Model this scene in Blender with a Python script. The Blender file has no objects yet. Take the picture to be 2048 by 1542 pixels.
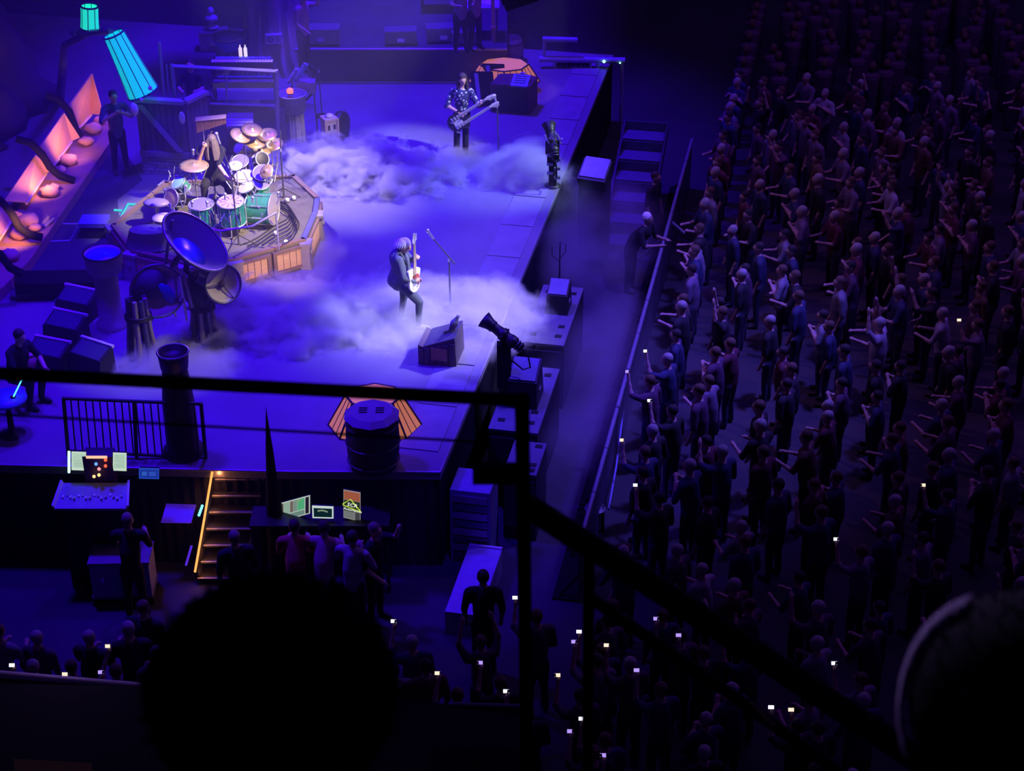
import bpy, math, random
import numpy as np
from mathutils import Vector, Matrix, Euler

# ------------------------------------------------------------------ camera, world, light
scene = bpy.context.scene
COL = scene.collection
random.seed(7)
R = math.radians
FPX, PITCH, CAMH = 3600.0, R(31), 14.5
YAW = R(11.1)                      # the stage front runs 11.1 degrees right of the view heading

cam_d = bpy.data.cameras.new('camera'); cam = bpy.data.objects.new('camera', cam_d); COL.objects.link(cam)
cam.location = (0, 0, CAMH); cam.rotation_euler = (R(90) - PITCH, 0, 0)
cam_d.sensor_fit = 'HORIZONTAL'; cam_d.sensor_width = 36.0; cam_d.lens = FPX * 36.0 / 2048.0
cam_d.clip_start = 0.05; cam_d.clip_end = 400
cam_d.dof.use_dof = True; cam_d.dof.focus_distance = 29.5; cam_d.dof.aperture_fstop = 6.0   # the near rail and heads are out of focus
scene.camera = cam

world = bpy.data.worlds.new('world'); scene.world = world; world.use_nodes = True
world.node_tree.nodes['Background'].inputs[0].default_value = (0.085, 0.02, 0.45, 1)
world.node_tree.nodes['Background'].inputs[1].default_value = 0.06

vs = scene.view_settings
scene.display_settings.display_device = 'sRGB'
vs.view_transform = 'Standard'; vs.look = 'None'; vs.gamma = 1.0; vs.exposure = 0.0; vs.use_curve_mapping = False
cy = scene.cycles
cy.use_denoising = True
cy.max_bounces = 5; cy.diffuse_bounces = 2; cy.glossy_bounces = 2; cy.transmission_bounces = 3
cy.volume_bounces = 1; cy.transparent_max_bounces = 12
cy.caustics_reflective = False; cy.caustics_refractive = False
cy.sample_clamp_indirect = 4.0
cy.use_adaptive_sampling = True; cy.adaptive_threshold = 0.02
cy.volume_step_rate = 1.0; cy.volume_max_steps = 128

def st(u, v, z=0.0):
    """stage frame (u along the stage front, away from the seats; v towards the audience) to world"""
    s, c = math.sin(YAW), math.cos(YAW)
    return Vector((u * s + v * c, u * c - v * s, z))

def _ray(px, py):
    a = (px - 1024) / FPX; b = (771 - py) / FPX
    return Vector((a, math.cos(PITCH) + b * math.sin(PITCH), -math.sin(PITCH) + b * math.cos(PITCH)))
def G(px, py, z=0.0):
    """point of the horizontal plane z that the photograph shows at this pixel"""
    r = _ray(px, py); t = (z - CAMH) / r.z
    return Vector((r.x * t, r.y * t, z))
def A(px, py, Y):
    """point of the upright plane y = Y at this pixel"""
    r = _ray(px, py); t = Y / r.y
    return Vector((r.x * t, Y, CAMH + r.z * t))

def spot(name, loc, target, power, col, size=40, blend=0.6, rad=0.25):
    d = bpy.data.lights.new(name, 'SPOT'); d.energy = power; d.color = col; d.spot_size = R(size); d.spot_blend = blend
    d.shadow_soft_size = rad
    o = bpy.data.objects.new(name, d); COL.objects.link(o); o.location = loc
    o.rotation_euler = (Vector(target) - Vector(loc)).to_track_quat('-Z', 'Y').to_euler()
    return o
def area(name, loc, target, power, col, sx=2, sy=2, spread=180):
    d = bpy.data.lights.new(name, 'AREA'); d.energy = power; d.color = col; d.shape = 'RECTANGLE'; d.size = sx; d.size_y = sy; d.spread = R(spread)
    o = bpy.data.objects.new(name, d); COL.objects.link(o); o.location = loc
    o.rotation_euler = (Vector(target) - Vector(loc)).to_track_quat('-Z', 'Y').to_euler()
    return o
def point(name, loc, power, col, rad=0.08):
    d = bpy.data.lights.new(name, 'POINT'); d.energy = power; d.color = col; d.shadow_soft_size = rad
    o = bpy.data.objects.new(name, d); COL.objects.link(o); o.location = loc
    return o

BLUE = (0.040, 0.0, 1.0)
VIOLET = (0.16, 0.05, 1.0)
LAV = (0.62, 0.55, 1.0)
WARM = (1.0, 0.78, 0.55)
# blue wash from the lighting rig over the stage
spot('wash_stage', st(27, -9, 15), st(27, -10, 0), 14000, BLUE, 62, 0.7, 0.6)
spot('wash_rear', st(36, -10, 14), st(35.5, -10, 0), 17000, BLUE, 66, 0.7, 0.6)
spot('wash_side', st(22, -12, 13), st(22.5, -9.5, 0), 8500, BLUE, 58, 0.7, 0.6)
spot('wash_pit', st(27, 3, 14), st(26.5, -3.9, -1.7), 14000, (0.12, 0.08, 1.0), 40, 0.9, 0.6)
# follow spots and keys, then lights added for single parts
spot('key_guitar', st(21, 4, 12), G(822, 590, .8), 15000, (0.85, 0.85, 1.0), 6.5, 0.7, 0.15)
spot('fog_guitar', st(28.5, -1, 7), G(925, 625, 0.2), 9000, (0.55, 0.5, 1.0), 24, 1.0, 0.3)
spot('key_bass', st(29, 4, 13), G(928, 308) + Vector((0, 0, 1.0)), 15000, (0.8, 0.76, 1.0), 7, 0.8, 0.15)
spot('key_drums', st(25.5, -2, 12), G(478, 400, 0.8), 24000, WARM, 14, 0.45, 0.2)
spot('fog_rear', st(33, -14.5, 7.5), G(640, 342, 0.4), 8500, (0.85, 0.70, 1.0), 19, 1.0, 0.15)
spot('fog_corner', st(33, 0, 6), G(1048, 350, 0.2), 3500, (0.55, 0.72, 1.0), 20, 1.0, 0.2)
area('crowd_fill', (11, 32, 15), (9, 32, -1.7), 1000, (0.26, 0.08, 1.0), 10, 26)
spot('crowd_edge', st(29, -7, 11), st(29, -1.2, -1), 700, (.75, .3, .9), 60, 1.0, .3)
for _x, _y, _b, _e in ((168, 200, (182, 228), 20), (112, 275, (142, 282), 60), (50, 360, (92, 345), 75), (-5, 450, (22, 440), 75)):   # warm spots added in front of the sails to light them orange
    _t = A(_x, _y, G(_b[0], _b[1], .35).y)
    spot('sail_wash', Vector((_t.x + .75, _t.y - (.75 if _e < 50 else 1.05), .75)), _t, _e, (1.0, 0.34, 0.13), 110, 1.0, 0.1)
spot('machine_key', st(24, -2, 9), G(400, 640, .9), 2600, (1, .82, .6), 11, .8, .1)
spot('crate_key', st(29, -3, 8), G(645, 285, .3), 2200, (1, .85, .7), 9, .8, .1)
spot('riser_warm', st(23, -7, 2.5), G(560, 520, .3), 900, (1.0, .62, .3), 26, .8, .1)
spot('aisle_wash', st(19.6, -4.2, 6), st(20.6, -4.6, -1.3), 900, BLUE, 24, .6, .1)
point('ledge_glow', A(110, 1350, 9.2) + Vector((0, .5, .35)), 3, (.5, .3, 1), .1)  # point added beyond the ledge to brighten its violet edge
spot('head_rim', (-1.5, 9, 15.5), A(1890, 1330, 1.68), 1500, (.5, .35, 1), 7, .5, .05)  # unseen spot added to light the hair edge of the right-hand head
spot('trunk_wash', G(620, 330) + Vector((0, 0, 3)), G(550, 120, 3.0), 5000, (0.20, .07, 1), 30, .9, .3)
spot('near_edge_wash', (-3.5, 17, 9), (-3.5, 21.5, -1.2), 90, VIOLET, 50, .9, .3)

# ------------------------------------------------------------------ mesh building
class MB:
    def __init__(s): s.v = []; s.f = []; s.sm = []; s.mi = []; s.M = Matrix.Identity(4); s.cm = 0
    def add(s, vs, fs, smooth=False):
        n = len(s.v); s.v += [s.M @ Vector(p) for p in vs]
        for f in fs: s.f.append([i + n for i in f]); s.sm.append(smooth); s.mi.append(s.cm)
        return s
    def at(s, loc=(0, 0, 0), rx=0, ry=0, rz=0):
        s.M = Matrix.Translation(loc) @ Euler((rx, ry, rz)).to_matrix().to_4x4(); return s
    def box(s, c, d, rot=None, taper=1.0, tapery=None):
        ty = taper if tapery is None else tapery
        x, y, z = d[0] / 2, d[1] / 2, d[2] / 2
        P = [(-x, -y, -z), (x, -y, -z), (x, y, -z), (-x, y, -z), (-x * taper, -y * ty, z), (x * taper, -y * ty, z), (x * taper, y * ty, z), (-x * taper, y * ty, z)]
        m = Euler(rot).to_matrix() if rot else Matrix.Identity(3)
        return s.add([m @ Vector(p) + Vector(c) for p in P], [(0, 3, 2, 1), (4, 5, 6, 7), (0, 1, 5, 4), (1, 2, 6, 5), (2, 3, 7, 6), (3, 0, 4, 7)])
    def ngon_prism(s, poly, z0, z1, poly1=None):
        n = len(poly); q = poly1 or poly
        return s.add([(p[0], p[1], z0) for p in poly] + [(p[0], p[1], z1) for p in q],
                     [tuple(range(n))[::-1], tuple(range(n, 2 * n))] + [(i, (i + 1) % n, n + (i + 1) % n, n + i) for i in range(n)])
    def hexa(s, P): return s.add(P, [(0, 3, 2, 1), (4, 5, 6, 7), (0, 1, 5, 4), (1, 2, 6, 5), (2, 3, 7, 6), (3, 0, 4, 7)])
    def slab(s, quad, t):
        """four points in a ring thickened along their normal"""
        q = [Vector(p) for p in quad]; n = (q[1] - q[0]).cross(q[2] - q[0]).normalized() * t
        return s.hexa([p - n / 2 for p in q] + [p + n / 2 for p in q])
    def cyl(s, a, b, r0, r1=None, n=10, cap=True, smooth=True):
        r1 = r0 if r1 is None else r1
        a = Vector(a); b = Vector(b); d = (b - a).normalized()
        t = Vector((0, 0, 1)) if abs(d.z) < .9 else Vector((1, 0, 0))
        u = d.cross(t).normalized(); w = d.cross(u)
        ring = [(math.cos(2 * math.pi * i / n), math.sin(2 * math.pi * i / n)) for i in range(n)]
        P = [a + (u * x + w * y) * r0 for x, y in ring] + [b + (u * x + w * y) * r1 for x, y in ring]
        s.add(P, [(i, (i + 1) % n, n + (i + 1) % n, n + i) for i in range(n)], smooth)
        if cap: s.add(P, [tuple(range(n))[::-1], tuple(range(n, 2 * n))])
        return s
    def tube(s, pts, r, n=6):
        pts = [Vector(p) for p in pts]; rs = r if isinstance(r, (list, tuple)) else [r] * len(pts)
        P = []; u = None
        for i, p in enumerate(pts):
            d = (pts[min(i + 1, len(pts) - 1)] - pts[max(i - 1, 0)]).normalized()
            if u is None:
                t = Vector((0, 0, 1)) if abs(d.z) < .9 else Vector((1, 0, 0)); u = d.cross(t).normalized()
            u = (u - d * u.dot(d)).normalized(); w = d.cross(u)
            P += [p + (u * math.cos(2 * math.pi * k / n) + w * math.sin(2 * math.pi * k / n)) * rs[i] for k in range(n)]
        m = len(pts)
        F = [(i * n + k, i * n + (k + 1) % n, (i + 1) * n + (k + 1) % n, (i + 1) * n + k) for i in range(m - 1) for k in range(n)]
        s.add(P, F, True); s.add(P, [tuple(range(n))[::-1], tuple(range((m - 1) * n, m * n))]); return s
    def lathe(s, prof, n=20, c=(0, 0, 0), d=(0, 0, 1), smooth=True, cap=True):
        c = Vector(c); d = Vector(d).normalized(); q = Vector((0, 0, 1)).rotation_difference(d).to_matrix()
        P = [c + q @ Vector((r * math.cos(2 * math.pi * k / n), r * math.sin(2 * math.pi * k / n), z)) for r, z in prof for k in range(n)]
        m = len(prof)
        s.add(P, [(i * n + k, i * n + (k + 1) % n, (i + 1) * n + (k + 1) % n, (i + 1) * n + k) for i in range(m - 1) for k in range(n)], smooth)
        if cap:
            fs = []
            if prof[0][0] > 1e-4: fs.append(tuple(range(n))[::-1])
            if prof[-1][0] > 1e-4: fs.append(tuple(range((m - 1) * n, m * n)))
            s.add(P, fs)
        return s
    def ell(s, c, r, n=12, m=8, rot=None):
        r = (r, r, r) if isinstance(r, (int, float)) else r
        q = Euler(rot).to_matrix() if rot else Matrix.Identity(3); c = Vector(c)
        P = [c + q @ Vector((0, 0, -r[2]))]
        for i in range(1, m):
            a = -math.pi / 2 + math.pi * i / m
            P += [c + q @ Vector((r[0] * math.cos(a) * math.cos(2 * math.pi * k / n), r[1] * math.cos(a) * math.sin(2 * math.pi * k / n), r[2] * math.sin(a))) for k in range(n)]
        P.append(c + q @ Vector((0, 0, r[2]))); L = len(P) - 1
        F = [(0, 1 + (k + 1) % n, 1 + k) for k in range(n)]
        F += [(1 + i * n + k, 1 + i * n + (k + 1) % n, 1 + (i + 1) * n + (k + 1) % n, 1 + (i + 1) * n + k) for i in range(m - 2) for k in range(n)]
        F += [(1 + (m - 2) * n + k, 1 + (m - 2) * n + (k + 1) % n, L) for k in range(n)]
        return s.add(P, F, True)
    def ring(s, c, R_, r, d=(0, 0, 1), n=24, m=6, sy=1.0):
        c = Vector(c); q = Vector((0, 0, 1)).rotation_difference(Vector(d).normalized()).to_matrix()
        P = []
        for i in range(n):
            a = 2 * math.pi * i / n
            for k in range(m):
                b = 2 * math.pi * k / m; rr = R_ + r * math.cos(b)
                P.append(c + q @ Vector((rr * math.cos(a), rr * math.sin(a) * sy, r * math.sin(b))))
        return s.add(P, [(i * m + k, ((i + 1) % n) * m + k, ((i + 1) % n) * m + (k + 1) % m, i * m + (k + 1) % m) for i in range(n) for k in range(m)], True)
    def mesh(s, name, mats, inv=None):
        me = bpy.data.meshes.new(name)
        me.from_pydata([tuple(inv @ p) if inv else tuple(p) for p in s.v], [], s.f)
        me.polygons.foreach_set('use_smooth', s.sm); me.polygons.foreach_set('material_index', s.mi)
        for m in (mats if isinstance(mats, (list, tuple)) else [mats]): me.materials.append(m)
        me.update(); return me
    def build(s, name, mats, parent=None, label=None, world=False):
        inv = wmat(parent).inverted() if (world and parent) else None
        o = bpy.data.objects.new(name, s.mesh(name, mats, inv)); COL.objects.link(o)
        if parent: o.parent = parent
        if label: o['label'] = label
        return o
    def thing(s, name, mats, label, cat, group=None, loc=None):
        """one-mesh thing built in world coordinates; origin moved to the middle of its base"""
        if loc is None:
            xs = [p.x for p in s.v]; ys = [p.y for p in s.v]; zs = [p.z for p in s.v]
            loc = Vector(((min(xs) + max(xs)) / 2, (min(ys) + max(ys)) / 2, min(zs)))
        o = bpy.data.objects.new(name, s.mesh(name, mats, Matrix.Translation(loc).inverted())); COL.objects.link(o)
        o.location = loc; o['label'] = label; o['category'] = cat
        if group: o['group'] = group
        return o
    def struct(s, name, mats, parent=None):
        o = bpy.data.objects.new(name, s.mesh(name, mats)); COL.objects.link(o)
        if parent: o.parent = parent
        else: o['kind'] = 'structure'
        return o

def wmat(o):
    m = Matrix.Translation(o.location) @ o.rotation_euler.to_matrix().to_4x4() @ Matrix.Diagonal((*o.scale, 1))
    return wmat(o.parent) @ m if o.parent else m
def T(name, label, cat, loc=(0, 0, 0), rz=0.0, group=None):
    o = bpy.data.objects.new(name, None); COL.objects.link(o); o.empty_display_size = 0.2
    o.location = loc; o.rotation_euler = (0, 0, rz); o['label'] = label; o['category'] = cat
    if group: o['group'] = group
    return o
def copy_tree(o, loc=None, rz=None, label=None, parent=None, scale=None):
    c = o.copy(); COL.objects.link(c)
    if parent: c.parent = parent
    if loc is not None: c.location = loc
    if rz is not None: c.rotation_euler = (0, 0, rz)
    if scale is not None: c.scale = (scale,) * 3
    if label: c['label'] = label
    for ch in list(o.children): copy_tree(ch, parent=c)
    return c

# ------------------------------------------------------------------ materials
_M = {}
def pm(name, col, rough=0.6, metal=0.0, var=0.25, scale=6.0, bump=0.0, emit=None, es=0.0, spec=0.5, stretch=None, trans=0.0):
    if name in _M: return _M[name]
    m = bpy.data.materials.new(name); m.use_nodes = True; nt = m.node_tree; b = nt.nodes['Principled BSDF']
    tc = nt.nodes.new('ShaderNodeTexCoord'); mp = nt.nodes.new('ShaderNodeMapping'); no = nt.nodes.new('ShaderNodeTexNoise')
    nt.links.new(tc.outputs['Object'], mp.inputs[0]); nt.links.new(mp.outputs[0], no.inputs['Vector'])
    if stretch: mp.inputs['Scale'].default_value = stretch
    no.inputs['Scale'].default_value = scale; no.inputs['Detail'].default_value = 3
    mx = nt.nodes.new('ShaderNodeMix'); mx.data_type = 'RGBA'
    a = [max(0, c * (1 - var)) for c in col]; d = [min(1, c * (1 + var)) for c in col]
    mx.inputs[6].default_value = (*a, 1); mx.inputs[7].default_value = (*d, 1)
    nt.links.new(no.outputs['Fac'], mx.inputs[0]); nt.links.new(mx.outputs[2], b.inputs['Base Color'])
    b.inputs['Roughness'].default_value = rough; b.inputs['Metallic'].default_value = metal
    b.inputs['Specular IOR Level'].default_value = spec
    if trans: b.inputs['Transmission Weight'].default_value = trans
    if bump:
        bp = nt.nodes.new('ShaderNodeBump'); bp.inputs['Strength'].default_value = bump; bp.inputs['Distance'].default_value = 0.02
        nt.links.new(no.outputs['Fac'], bp.inputs['Height']); nt.links.new(bp.outputs[0], b.inputs['Normal'])
    if emit:
        b.inputs['Emission Color'].default_value = (*emit, 1); b.inputs['Emission Strength'].default_value = es
    _M[name] = m; return m

BLACK = pm('black_paint', (0.012, 0.012, 0.014), 0.5)
MATTE = pm('matte_black', (0.008, 0.008, 0.009), 0.9, spec=0.2)
CLOTH = pm('black_cloth', (0.02, 0.02, 0.025), 0.95, scale=30, spec=0.2)
DARKW = pm('dark_wood', (0.09, 0.06, 0.045), 0.7, scale=3, stretch=(1, 1, 8), bump=.3)
WOOD = pm('pale_wood', (0.55, 0.40, 0.27), 0.6, scale=4, stretch=(1, 1, 10), bump=.2)
PLANK = pm('plank_wood', (0.72, 0.46, 0.24), 0.6, scale=5, stretch=(1, 1, 6), bump=.2)
GREY = pm('grey_metal', (0.35, 0.35, 0.38), 0.45, 0.6)
CHROME = pm('chrome', (0.85, 0.85, 0.88), 0.3, 0.75, var=.05)
STEEL = pm('dark_steel', (0.16, 0.16, 0.18), 0.4, 0.7)
WHITE = pm('off_white', (0.75, 0.74, 0.72), 0.6, var=.08)
BRASS = pm('bronze_cymbal', (0.85, 0.62, 0.32), 0.3, 0.55, scale=20, var=.15)
SKIN = pm('skin', (0.72, 0.45, 0.33), 0.55, var=.08)
STONE = pm('scenic_stone', (0.33, 0.3, 0.3), 0.85, scale=7, bump=.6)
ROAD = pm('case_laminate', (0.30, 0.30, 0.34), 0.5)
RAIL = pm('rail_paint', (0.004, 0.004, 0.005), 0.6, spec=0.15)

def glow(name, col, s, base=(0.02, 0.02, 0.02)):
    return pm(name, base, 0.5, emit=col, es=s)
# ------------------------------------------------------------------ the setting
FLOOR = pm('arena_concrete', (0.045, 0.042, 0.05), 0.8, scale=0.6, var=.4)
DECK = pm('stage_deck_paint', (0.22, 0.21, 0.24), 0.55, scale=0.9, var=.35)
ZF = -1.7
MB().box((6, 35, ZF - .1), (90, 90, .2)).struct('floor', FLOOR)

deck = [st(21.1, -5.2), Vector((-3.2, 21.72, 0)), Vector((-13.5, 22.15, 0)), st(30, -22), st(38.3, -22), st(38.3, -5.2)]
MB().ngon_prism([(p.x, p.y) for p in deck][::-1], -.14, 0).struct('stage_deck', DECK)
FASC = pm('stage_skirt_cloth', (0.02, 0.018, 0.03), 0.95, scale=2, spec=.1)
b = MB()
for i in range(5):
    a, c = deck[i], deck[i + 1]
    if i in (0, 1): pass
ring_ = [deck[5], deck[0], deck[1], deck[2]]
for a, c in zip(ring_, ring_[1:]):
    d = (c - a); L = d.length; n = int(L / .16); nn = Vector((d.y, -d.x, 0)).normalized()
    for k in range(n):                                       # pleated skirt
        p0 = a + d * k / n; p1 = a + d * (k + 1) / n; mid = (p0 + p1) / 2 - nn * -.045
        inn = Vector((0, 0, 0))
        b.add([p0 + (0, 0, -.14) if 0 else (p0.x, p0.y, -.14), (mid.x, mid.y, -.14), (p1.x, p1.y, -.14), (p1.x, p1.y, ZF), (mid.x, mid.y, ZF), (p0.x, p0.y, ZF)], [(0, 1, 4, 5), (1, 2, 3, 4)])
b.struct('wall_stage_skirt', FASC)
EDGE = pm('deck_edge_metal', (0.4, 0.38, 0.45), 0.35, 0.4)
b = MB(); 
for a, c in zip(ring_, ring_[1:]): b.tube([a + Vector((0, 0, -.01)), c + Vector((0, 0, -.01))], .022, 4)
b.struct('trim_1', EDGE)
# strip of lighter non-slip treads along the audience edge of the deck
b = MB()
TREAD = pm('edge_strip_paint', (0.26, 0.25, 0.29), 0.5, scale=3)
for k in range(13):
    u0 = 21.6 + k * 1.28
    q = [st(u0, -5.95), st(u0 + 1.24, -5.95), st(u0 + 1.24, -5.35), st(u0, -5.35)]
    t = MB().ngon_prism([(p.x, p.y) for p in q], 0.001, .015)
    t.build('edge_board', TREAD, bpy.data.objects['stage_deck'])
# raised platform at the far wing, with its riser face and rim
plat = [A(600, 170, 36.8), A(1005, 168, 36.8)]
x0, x1 = plat[0].x - 1.0, plat[1].x + .1
PLAT = pm('platform_paint', (0.07, 0.07, 0.09), 0.7, scale=1.2, var=.5)
MB().box(((x0 + x1) / 2, 41.5, .38), (x1 - x0, 9.2, .76)).struct('platform_rear', PLAT)
b = MB(); b.tube([(x0, 36.88, .77), (x1, 36.88, .77)], .03, 4); b.tube([(x0, 36.86, .02), (x1, 36.86, .02)], .025, 4); b.struct('trim_2', EDGE)
MB().box((2, 62, 4), (90, .4, 12)).struct('wall_far', pm('far_drape', (0.02, 0.018, 0.03), 0.95, scale=1, spec=.1))

# ------------------------------------------------------------------ low fog, real volumes lying on the deck
def fog_mat(name, dens, scale, thr, soft, aniso=0.15, col=(0.97, 0.96, 1.0), seed=0.0, hsq=1.4, homog=False):
    m = bpy.data.materials.new(name); m.use_nodes = True; nt = m.node_tree; nt.nodes.remove(nt.nodes['Principled BSDF'])
    out = nt.nodes['Material Output']; vol = nt.nodes.new('ShaderNodeVolumeScatter')
    vol.inputs['Color'].default_value = (*col, 1); vol.inputs['Anisotropy'].default_value = aniso
    nt.links.new(vol.outputs[0], out.inputs['Volume'])
    if homog: vol.inputs['Density'].default_value = dens; return m
    N = nt.nodes.new; L = nt.links.new
    tc = N('ShaderNodeTexCoord'); geo = N('ShaderNodeNewGeometry')
    ln = N('ShaderNodeVectorMath'); ln.operation = 'LENGTH'; L(tc.outputs['Object'], ln.inputs[0])
    fall = N('ShaderNodeMapRange'); fall.inputs[1].default_value = 1.0; fall.inputs[2].default_value = 0.45; fall.inputs[3].default_value = -0.35; fall.inputs[4].default_value = 0.12
    L(ln.outputs['Value'], fall.inputs[0])
    mp = N('ShaderNodeMapping'); mp.inputs['Location'].default_value = (seed, seed * .7, seed * .3); mp.inputs['Scale'].default_value = (1, 1, hsq)
    L(geo.outputs['Position'], mp.inputs[0])
    n1 = N('ShaderNodeTexNoise'); n1.inputs['Scale'].default_value = scale; n1.inputs['Detail'].default_value = 4.0; n1.inputs['Roughness'].default_value = .62; n1.inputs['Distortion'].default_value = .35
    L(mp.outputs[0], n1.inputs['Vector'])
    ad = N('ShaderNodeMath'); ad.operation = 'ADD'; L(n1.outputs['Fac'], ad.inputs[0]); L(fall.outputs[0], ad.inputs[1])
    mr = N('ShaderNodeMapRange'); mr.interpolation_type = 'SMOOTHSTEP'; mr.inputs[1].default_value = thr; mr.inputs[2].default_value = thr + soft; mr.inputs[3].default_value = 0; mr.inputs[4].default_value = dens
    L(ad.outputs[0], mr.inputs[0]); L(mr.outputs[0], vol.inputs['Density'])
    m.cycles.volume_step_rate = 0.5 if name in ('fog_rear', 'fog_left') else 1.0
    return m
def fog(name, label, c, ru, rv, rh, mat, rz=0.0):
    b = MB().ell((0, 0, 0), 1.0, 20, 12)
    o = bpy.data.objects.new(name, b.mesh(name, mat)); COL.objects.link(o)
    o.location = c; o.rotation_euler = (0, 0, -YAW + rz); o.scale = (rv, ru, rh)
    o['label'] = label; o['category'] = 'fog'; o['kind'] = 'stuff'
    return o
# centre on the deck, half size along u and v, height
fog('fog_bank', 'billowing pale fog rolling across the deck between drum riser and bassist', G(710, 345), 2.0, 3.7, .85, fog_mat('fog_rear', 10, 2.3, .50, .10, seed=1.3))
fog('fog_bank', 'bright white fog around the guitarist and microphone stand', G(850, 628), 2.2, 2.9, .7, fog_mat('fog_front', 5.5, 1.1, .43, .28, seed=4.1))
fog('fog_bank', 'low lavender fog spreading in front of the dish machine and drum riser', G(560, 640), 2.1, 3.2, .7, fog_mat('fog_left', 8, 2.0, .47, .14, seed=7.7))
fog('fog_bank', 'pale greenish fog glowing by the dark robotic light at the stage corner', G(1035, 345), 1.7, 1.5, .9, fog_mat('fog_corner', 5, 1.3, .46, .25, seed=9.2))
fog('fog_bank', 'small puff of fog hiding the shoes of the bassist', G(938, 318), 1.0, 1.3, .38, fog_mat('fog_feet', 6, 2.0, .44, .16, seed=11.2))
fog('fog_bank', 'thin blue fog veiling the middle of the deck', G(860, 470), 2.8, 3.4, .5, fog_mat('fog_mid', .45, .7, .38, .4, seed=2.2))
fog('fog_bank', 'low fog bank behind the dark cylinder by the railing', G(330, 735), 1.0, 2.3, .55, fog_mat('fog_near', 5, 1.4, .46, .2, seed=5.2))
fog('fog_bank', 'thin grey fog spilling off the stage front towards the barricade', G(1180, 470, -.8), 3.4, 2.2, 1.5, fog_mat('fog_spill', .35, .6, .36, .4, seed=3.3))
fog('fog_bank', 'thin violet haze filling the pit between subwoofers and barricade', G(1180, 760, -1.0), 5.0, 1.5, 1.3, fog_mat('fog_pit', .28, .5, .34, .4, seed=6.3))
# thin stage haze over the rear of the deck and the wing
hz = MB().box((0, 0, 0), (1, 1, 1)); HZM = fog_mat('stage_haze', .0065, 1, 0, 1, homog=True, aniso=.0)
o = bpy.data.objects.new('stage_haze', hz.mesh('stage_haze', HZM)); COL.objects.link(o); o.location = st(33, -13.2, 2.6); o.rotation_euler = (0, 0, -YAW); o.scale = (16, 27, 8.4)
o['label'] = 'thin blue haze hanging over the whole stage'; o['category'] = 'haze'; o['kind'] = 'stuff'
# ------------------------------------------------------------------ people: one continuous remeshed surface each
HAIRD = pm('dark_hair', (0.05, 0.035, 0.03), 0.7, scale=40)
HAIRG = pm('grey_hair', (0.20, 0.155, 0.13), 0.6, scale=30, var=.4)
HAIRW = pm('white_hair', (0.9, 0.9, 0.9), 0.6, scale=30, var=.1)
DENIM = pm('dark_denim', (0.06, 0.07, 0.11), 0.8, scale=20)
JACKET = pm('slate_jacket', (0.14, 0.16, 0.2), 0.85, scale=14)
BLKCL = pm('black_clothes', (0.02, 0.02, 0.025), 0.9, scale=14)
SHOEW = pm('pale_shoe', (0.7, 0.72, 0.75), 0.6)
SHOEB = pm('black_shoe', (0.02, 0.02, 0.02), 0.5)
def figure_mesh(name, prims, mats, voxel=0.02, smooth=2):
    """prims: (a, b, ra, rb, mat) tapered limbs or ('e', c, (rx,ry,rz), mat, rot) ellipsoids, fused by a voxel remesh"""
    b = MB()
    for p in prims:
        if p[0] == 'e': b.ell(p[1], p[2], 14, 10, p[4] if len(p) > 4 else None)
        else:
            a, c, ra, rb, m = p; b.cyl(a, c, ra, rb, 12); b.ell(a, ra, 10, 8); b.ell(c, rb, 10, 8)
    tmp = bpy.data.objects.new('tmp', b.mesh('tmp', [])); COL.objects.link(tmp)
    r = tmp.modifiers.new('r', 'REMESH'); r.mode = 'VOXEL'; r.voxel_size = voxel
    s = tmp.modifiers.new('s', 'SMOOTH'); s.iterations = smooth; s.factor = .5
    dg = bpy.context.evaluated_depsgraph_get(); me = bpy.data.meshes.new_from_object(tmp.evaluated_get(dg)); me.name = name
    bpy.data.objects.remove(tmp)
    me.materials.clear()
    for m in mats: me.materials.append(m)
    n = len(me.polygons); c = np.zeros(n * 3); me.polygons.foreach_get('center', c); c = c.reshape(-1, 3)
    best = np.full(n, 1e9); idx = np.zeros(n, int)
    for p in prims:
        if p[0] == 'e':
            rr = np.array(p[2]); q = c - np.array(p[1])
            if len(p) > 4: q = q @ np.array(Euler(p[4]).to_matrix())
            d = (np.linalg.norm(q / rr, axis=1) - 1) * rr.min(); m = p[3]
        else:
            a, e = np.array(p[0]), np.array(p[1]); ab = e - a; t = np.clip(((c - a) @ ab) / max(ab @ ab, 1e-9), 0, 1)
            d = np.linalg.norm(c - (a + t[:, None] * ab), axis=1) - (p[2] + (p[3] - p[2]) * t); m = p[4]
        w = d < best; best[w] = d[w]; idx[w] = m
    me.polygons.foreach_set('material_index', idx.astype(np.int32)); me.polygons.foreach_set('use_smooth', np.ones(n, bool)); me.update()
    return me
def V3(*a): return Vector(a)
def head_prims(c, yaw, pitch=0, s=1.0, skin=0, hair=3, cap=True):
    """skull, jaw, nose, brow, eyes, lips, ears and a scalp of hair; faces local -y before turning by yaw"""
    q = (Euler((0, 0, yaw)).to_matrix() @ Euler((pitch, 0, 0)).to_matrix()); c = Vector(c)
    e = lambda o, r, m: ('e', tuple(c + q @ Vector(o) * s), tuple(x * s for x in r), m, tuple(q.to_euler()))
    P = [e((0, 0, 0), (.076, .094, .105), skin), e((0, -.035, -.06), (.052, .05, .055), skin), e((0, -.098, -.015), (.013, .02, .024), skin),
         e((0, -.08, .025), (.05, .02, .012), skin), e((-.03, -.085, .008), (.013, .01, .009), skin), e((.03, -.085, .008), (.013, .01, .009), skin), e((0, -.088, -.058), (.024, .012, .009), skin),
         e((.078, .005, -.01), (.012, .02, .03), skin), e((-.078, .005, -.01), (.012, .02, .03), skin)]
    if cap: P.append(e((0, .018, .035), (.084, .095, .092), hair))
    return P
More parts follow.
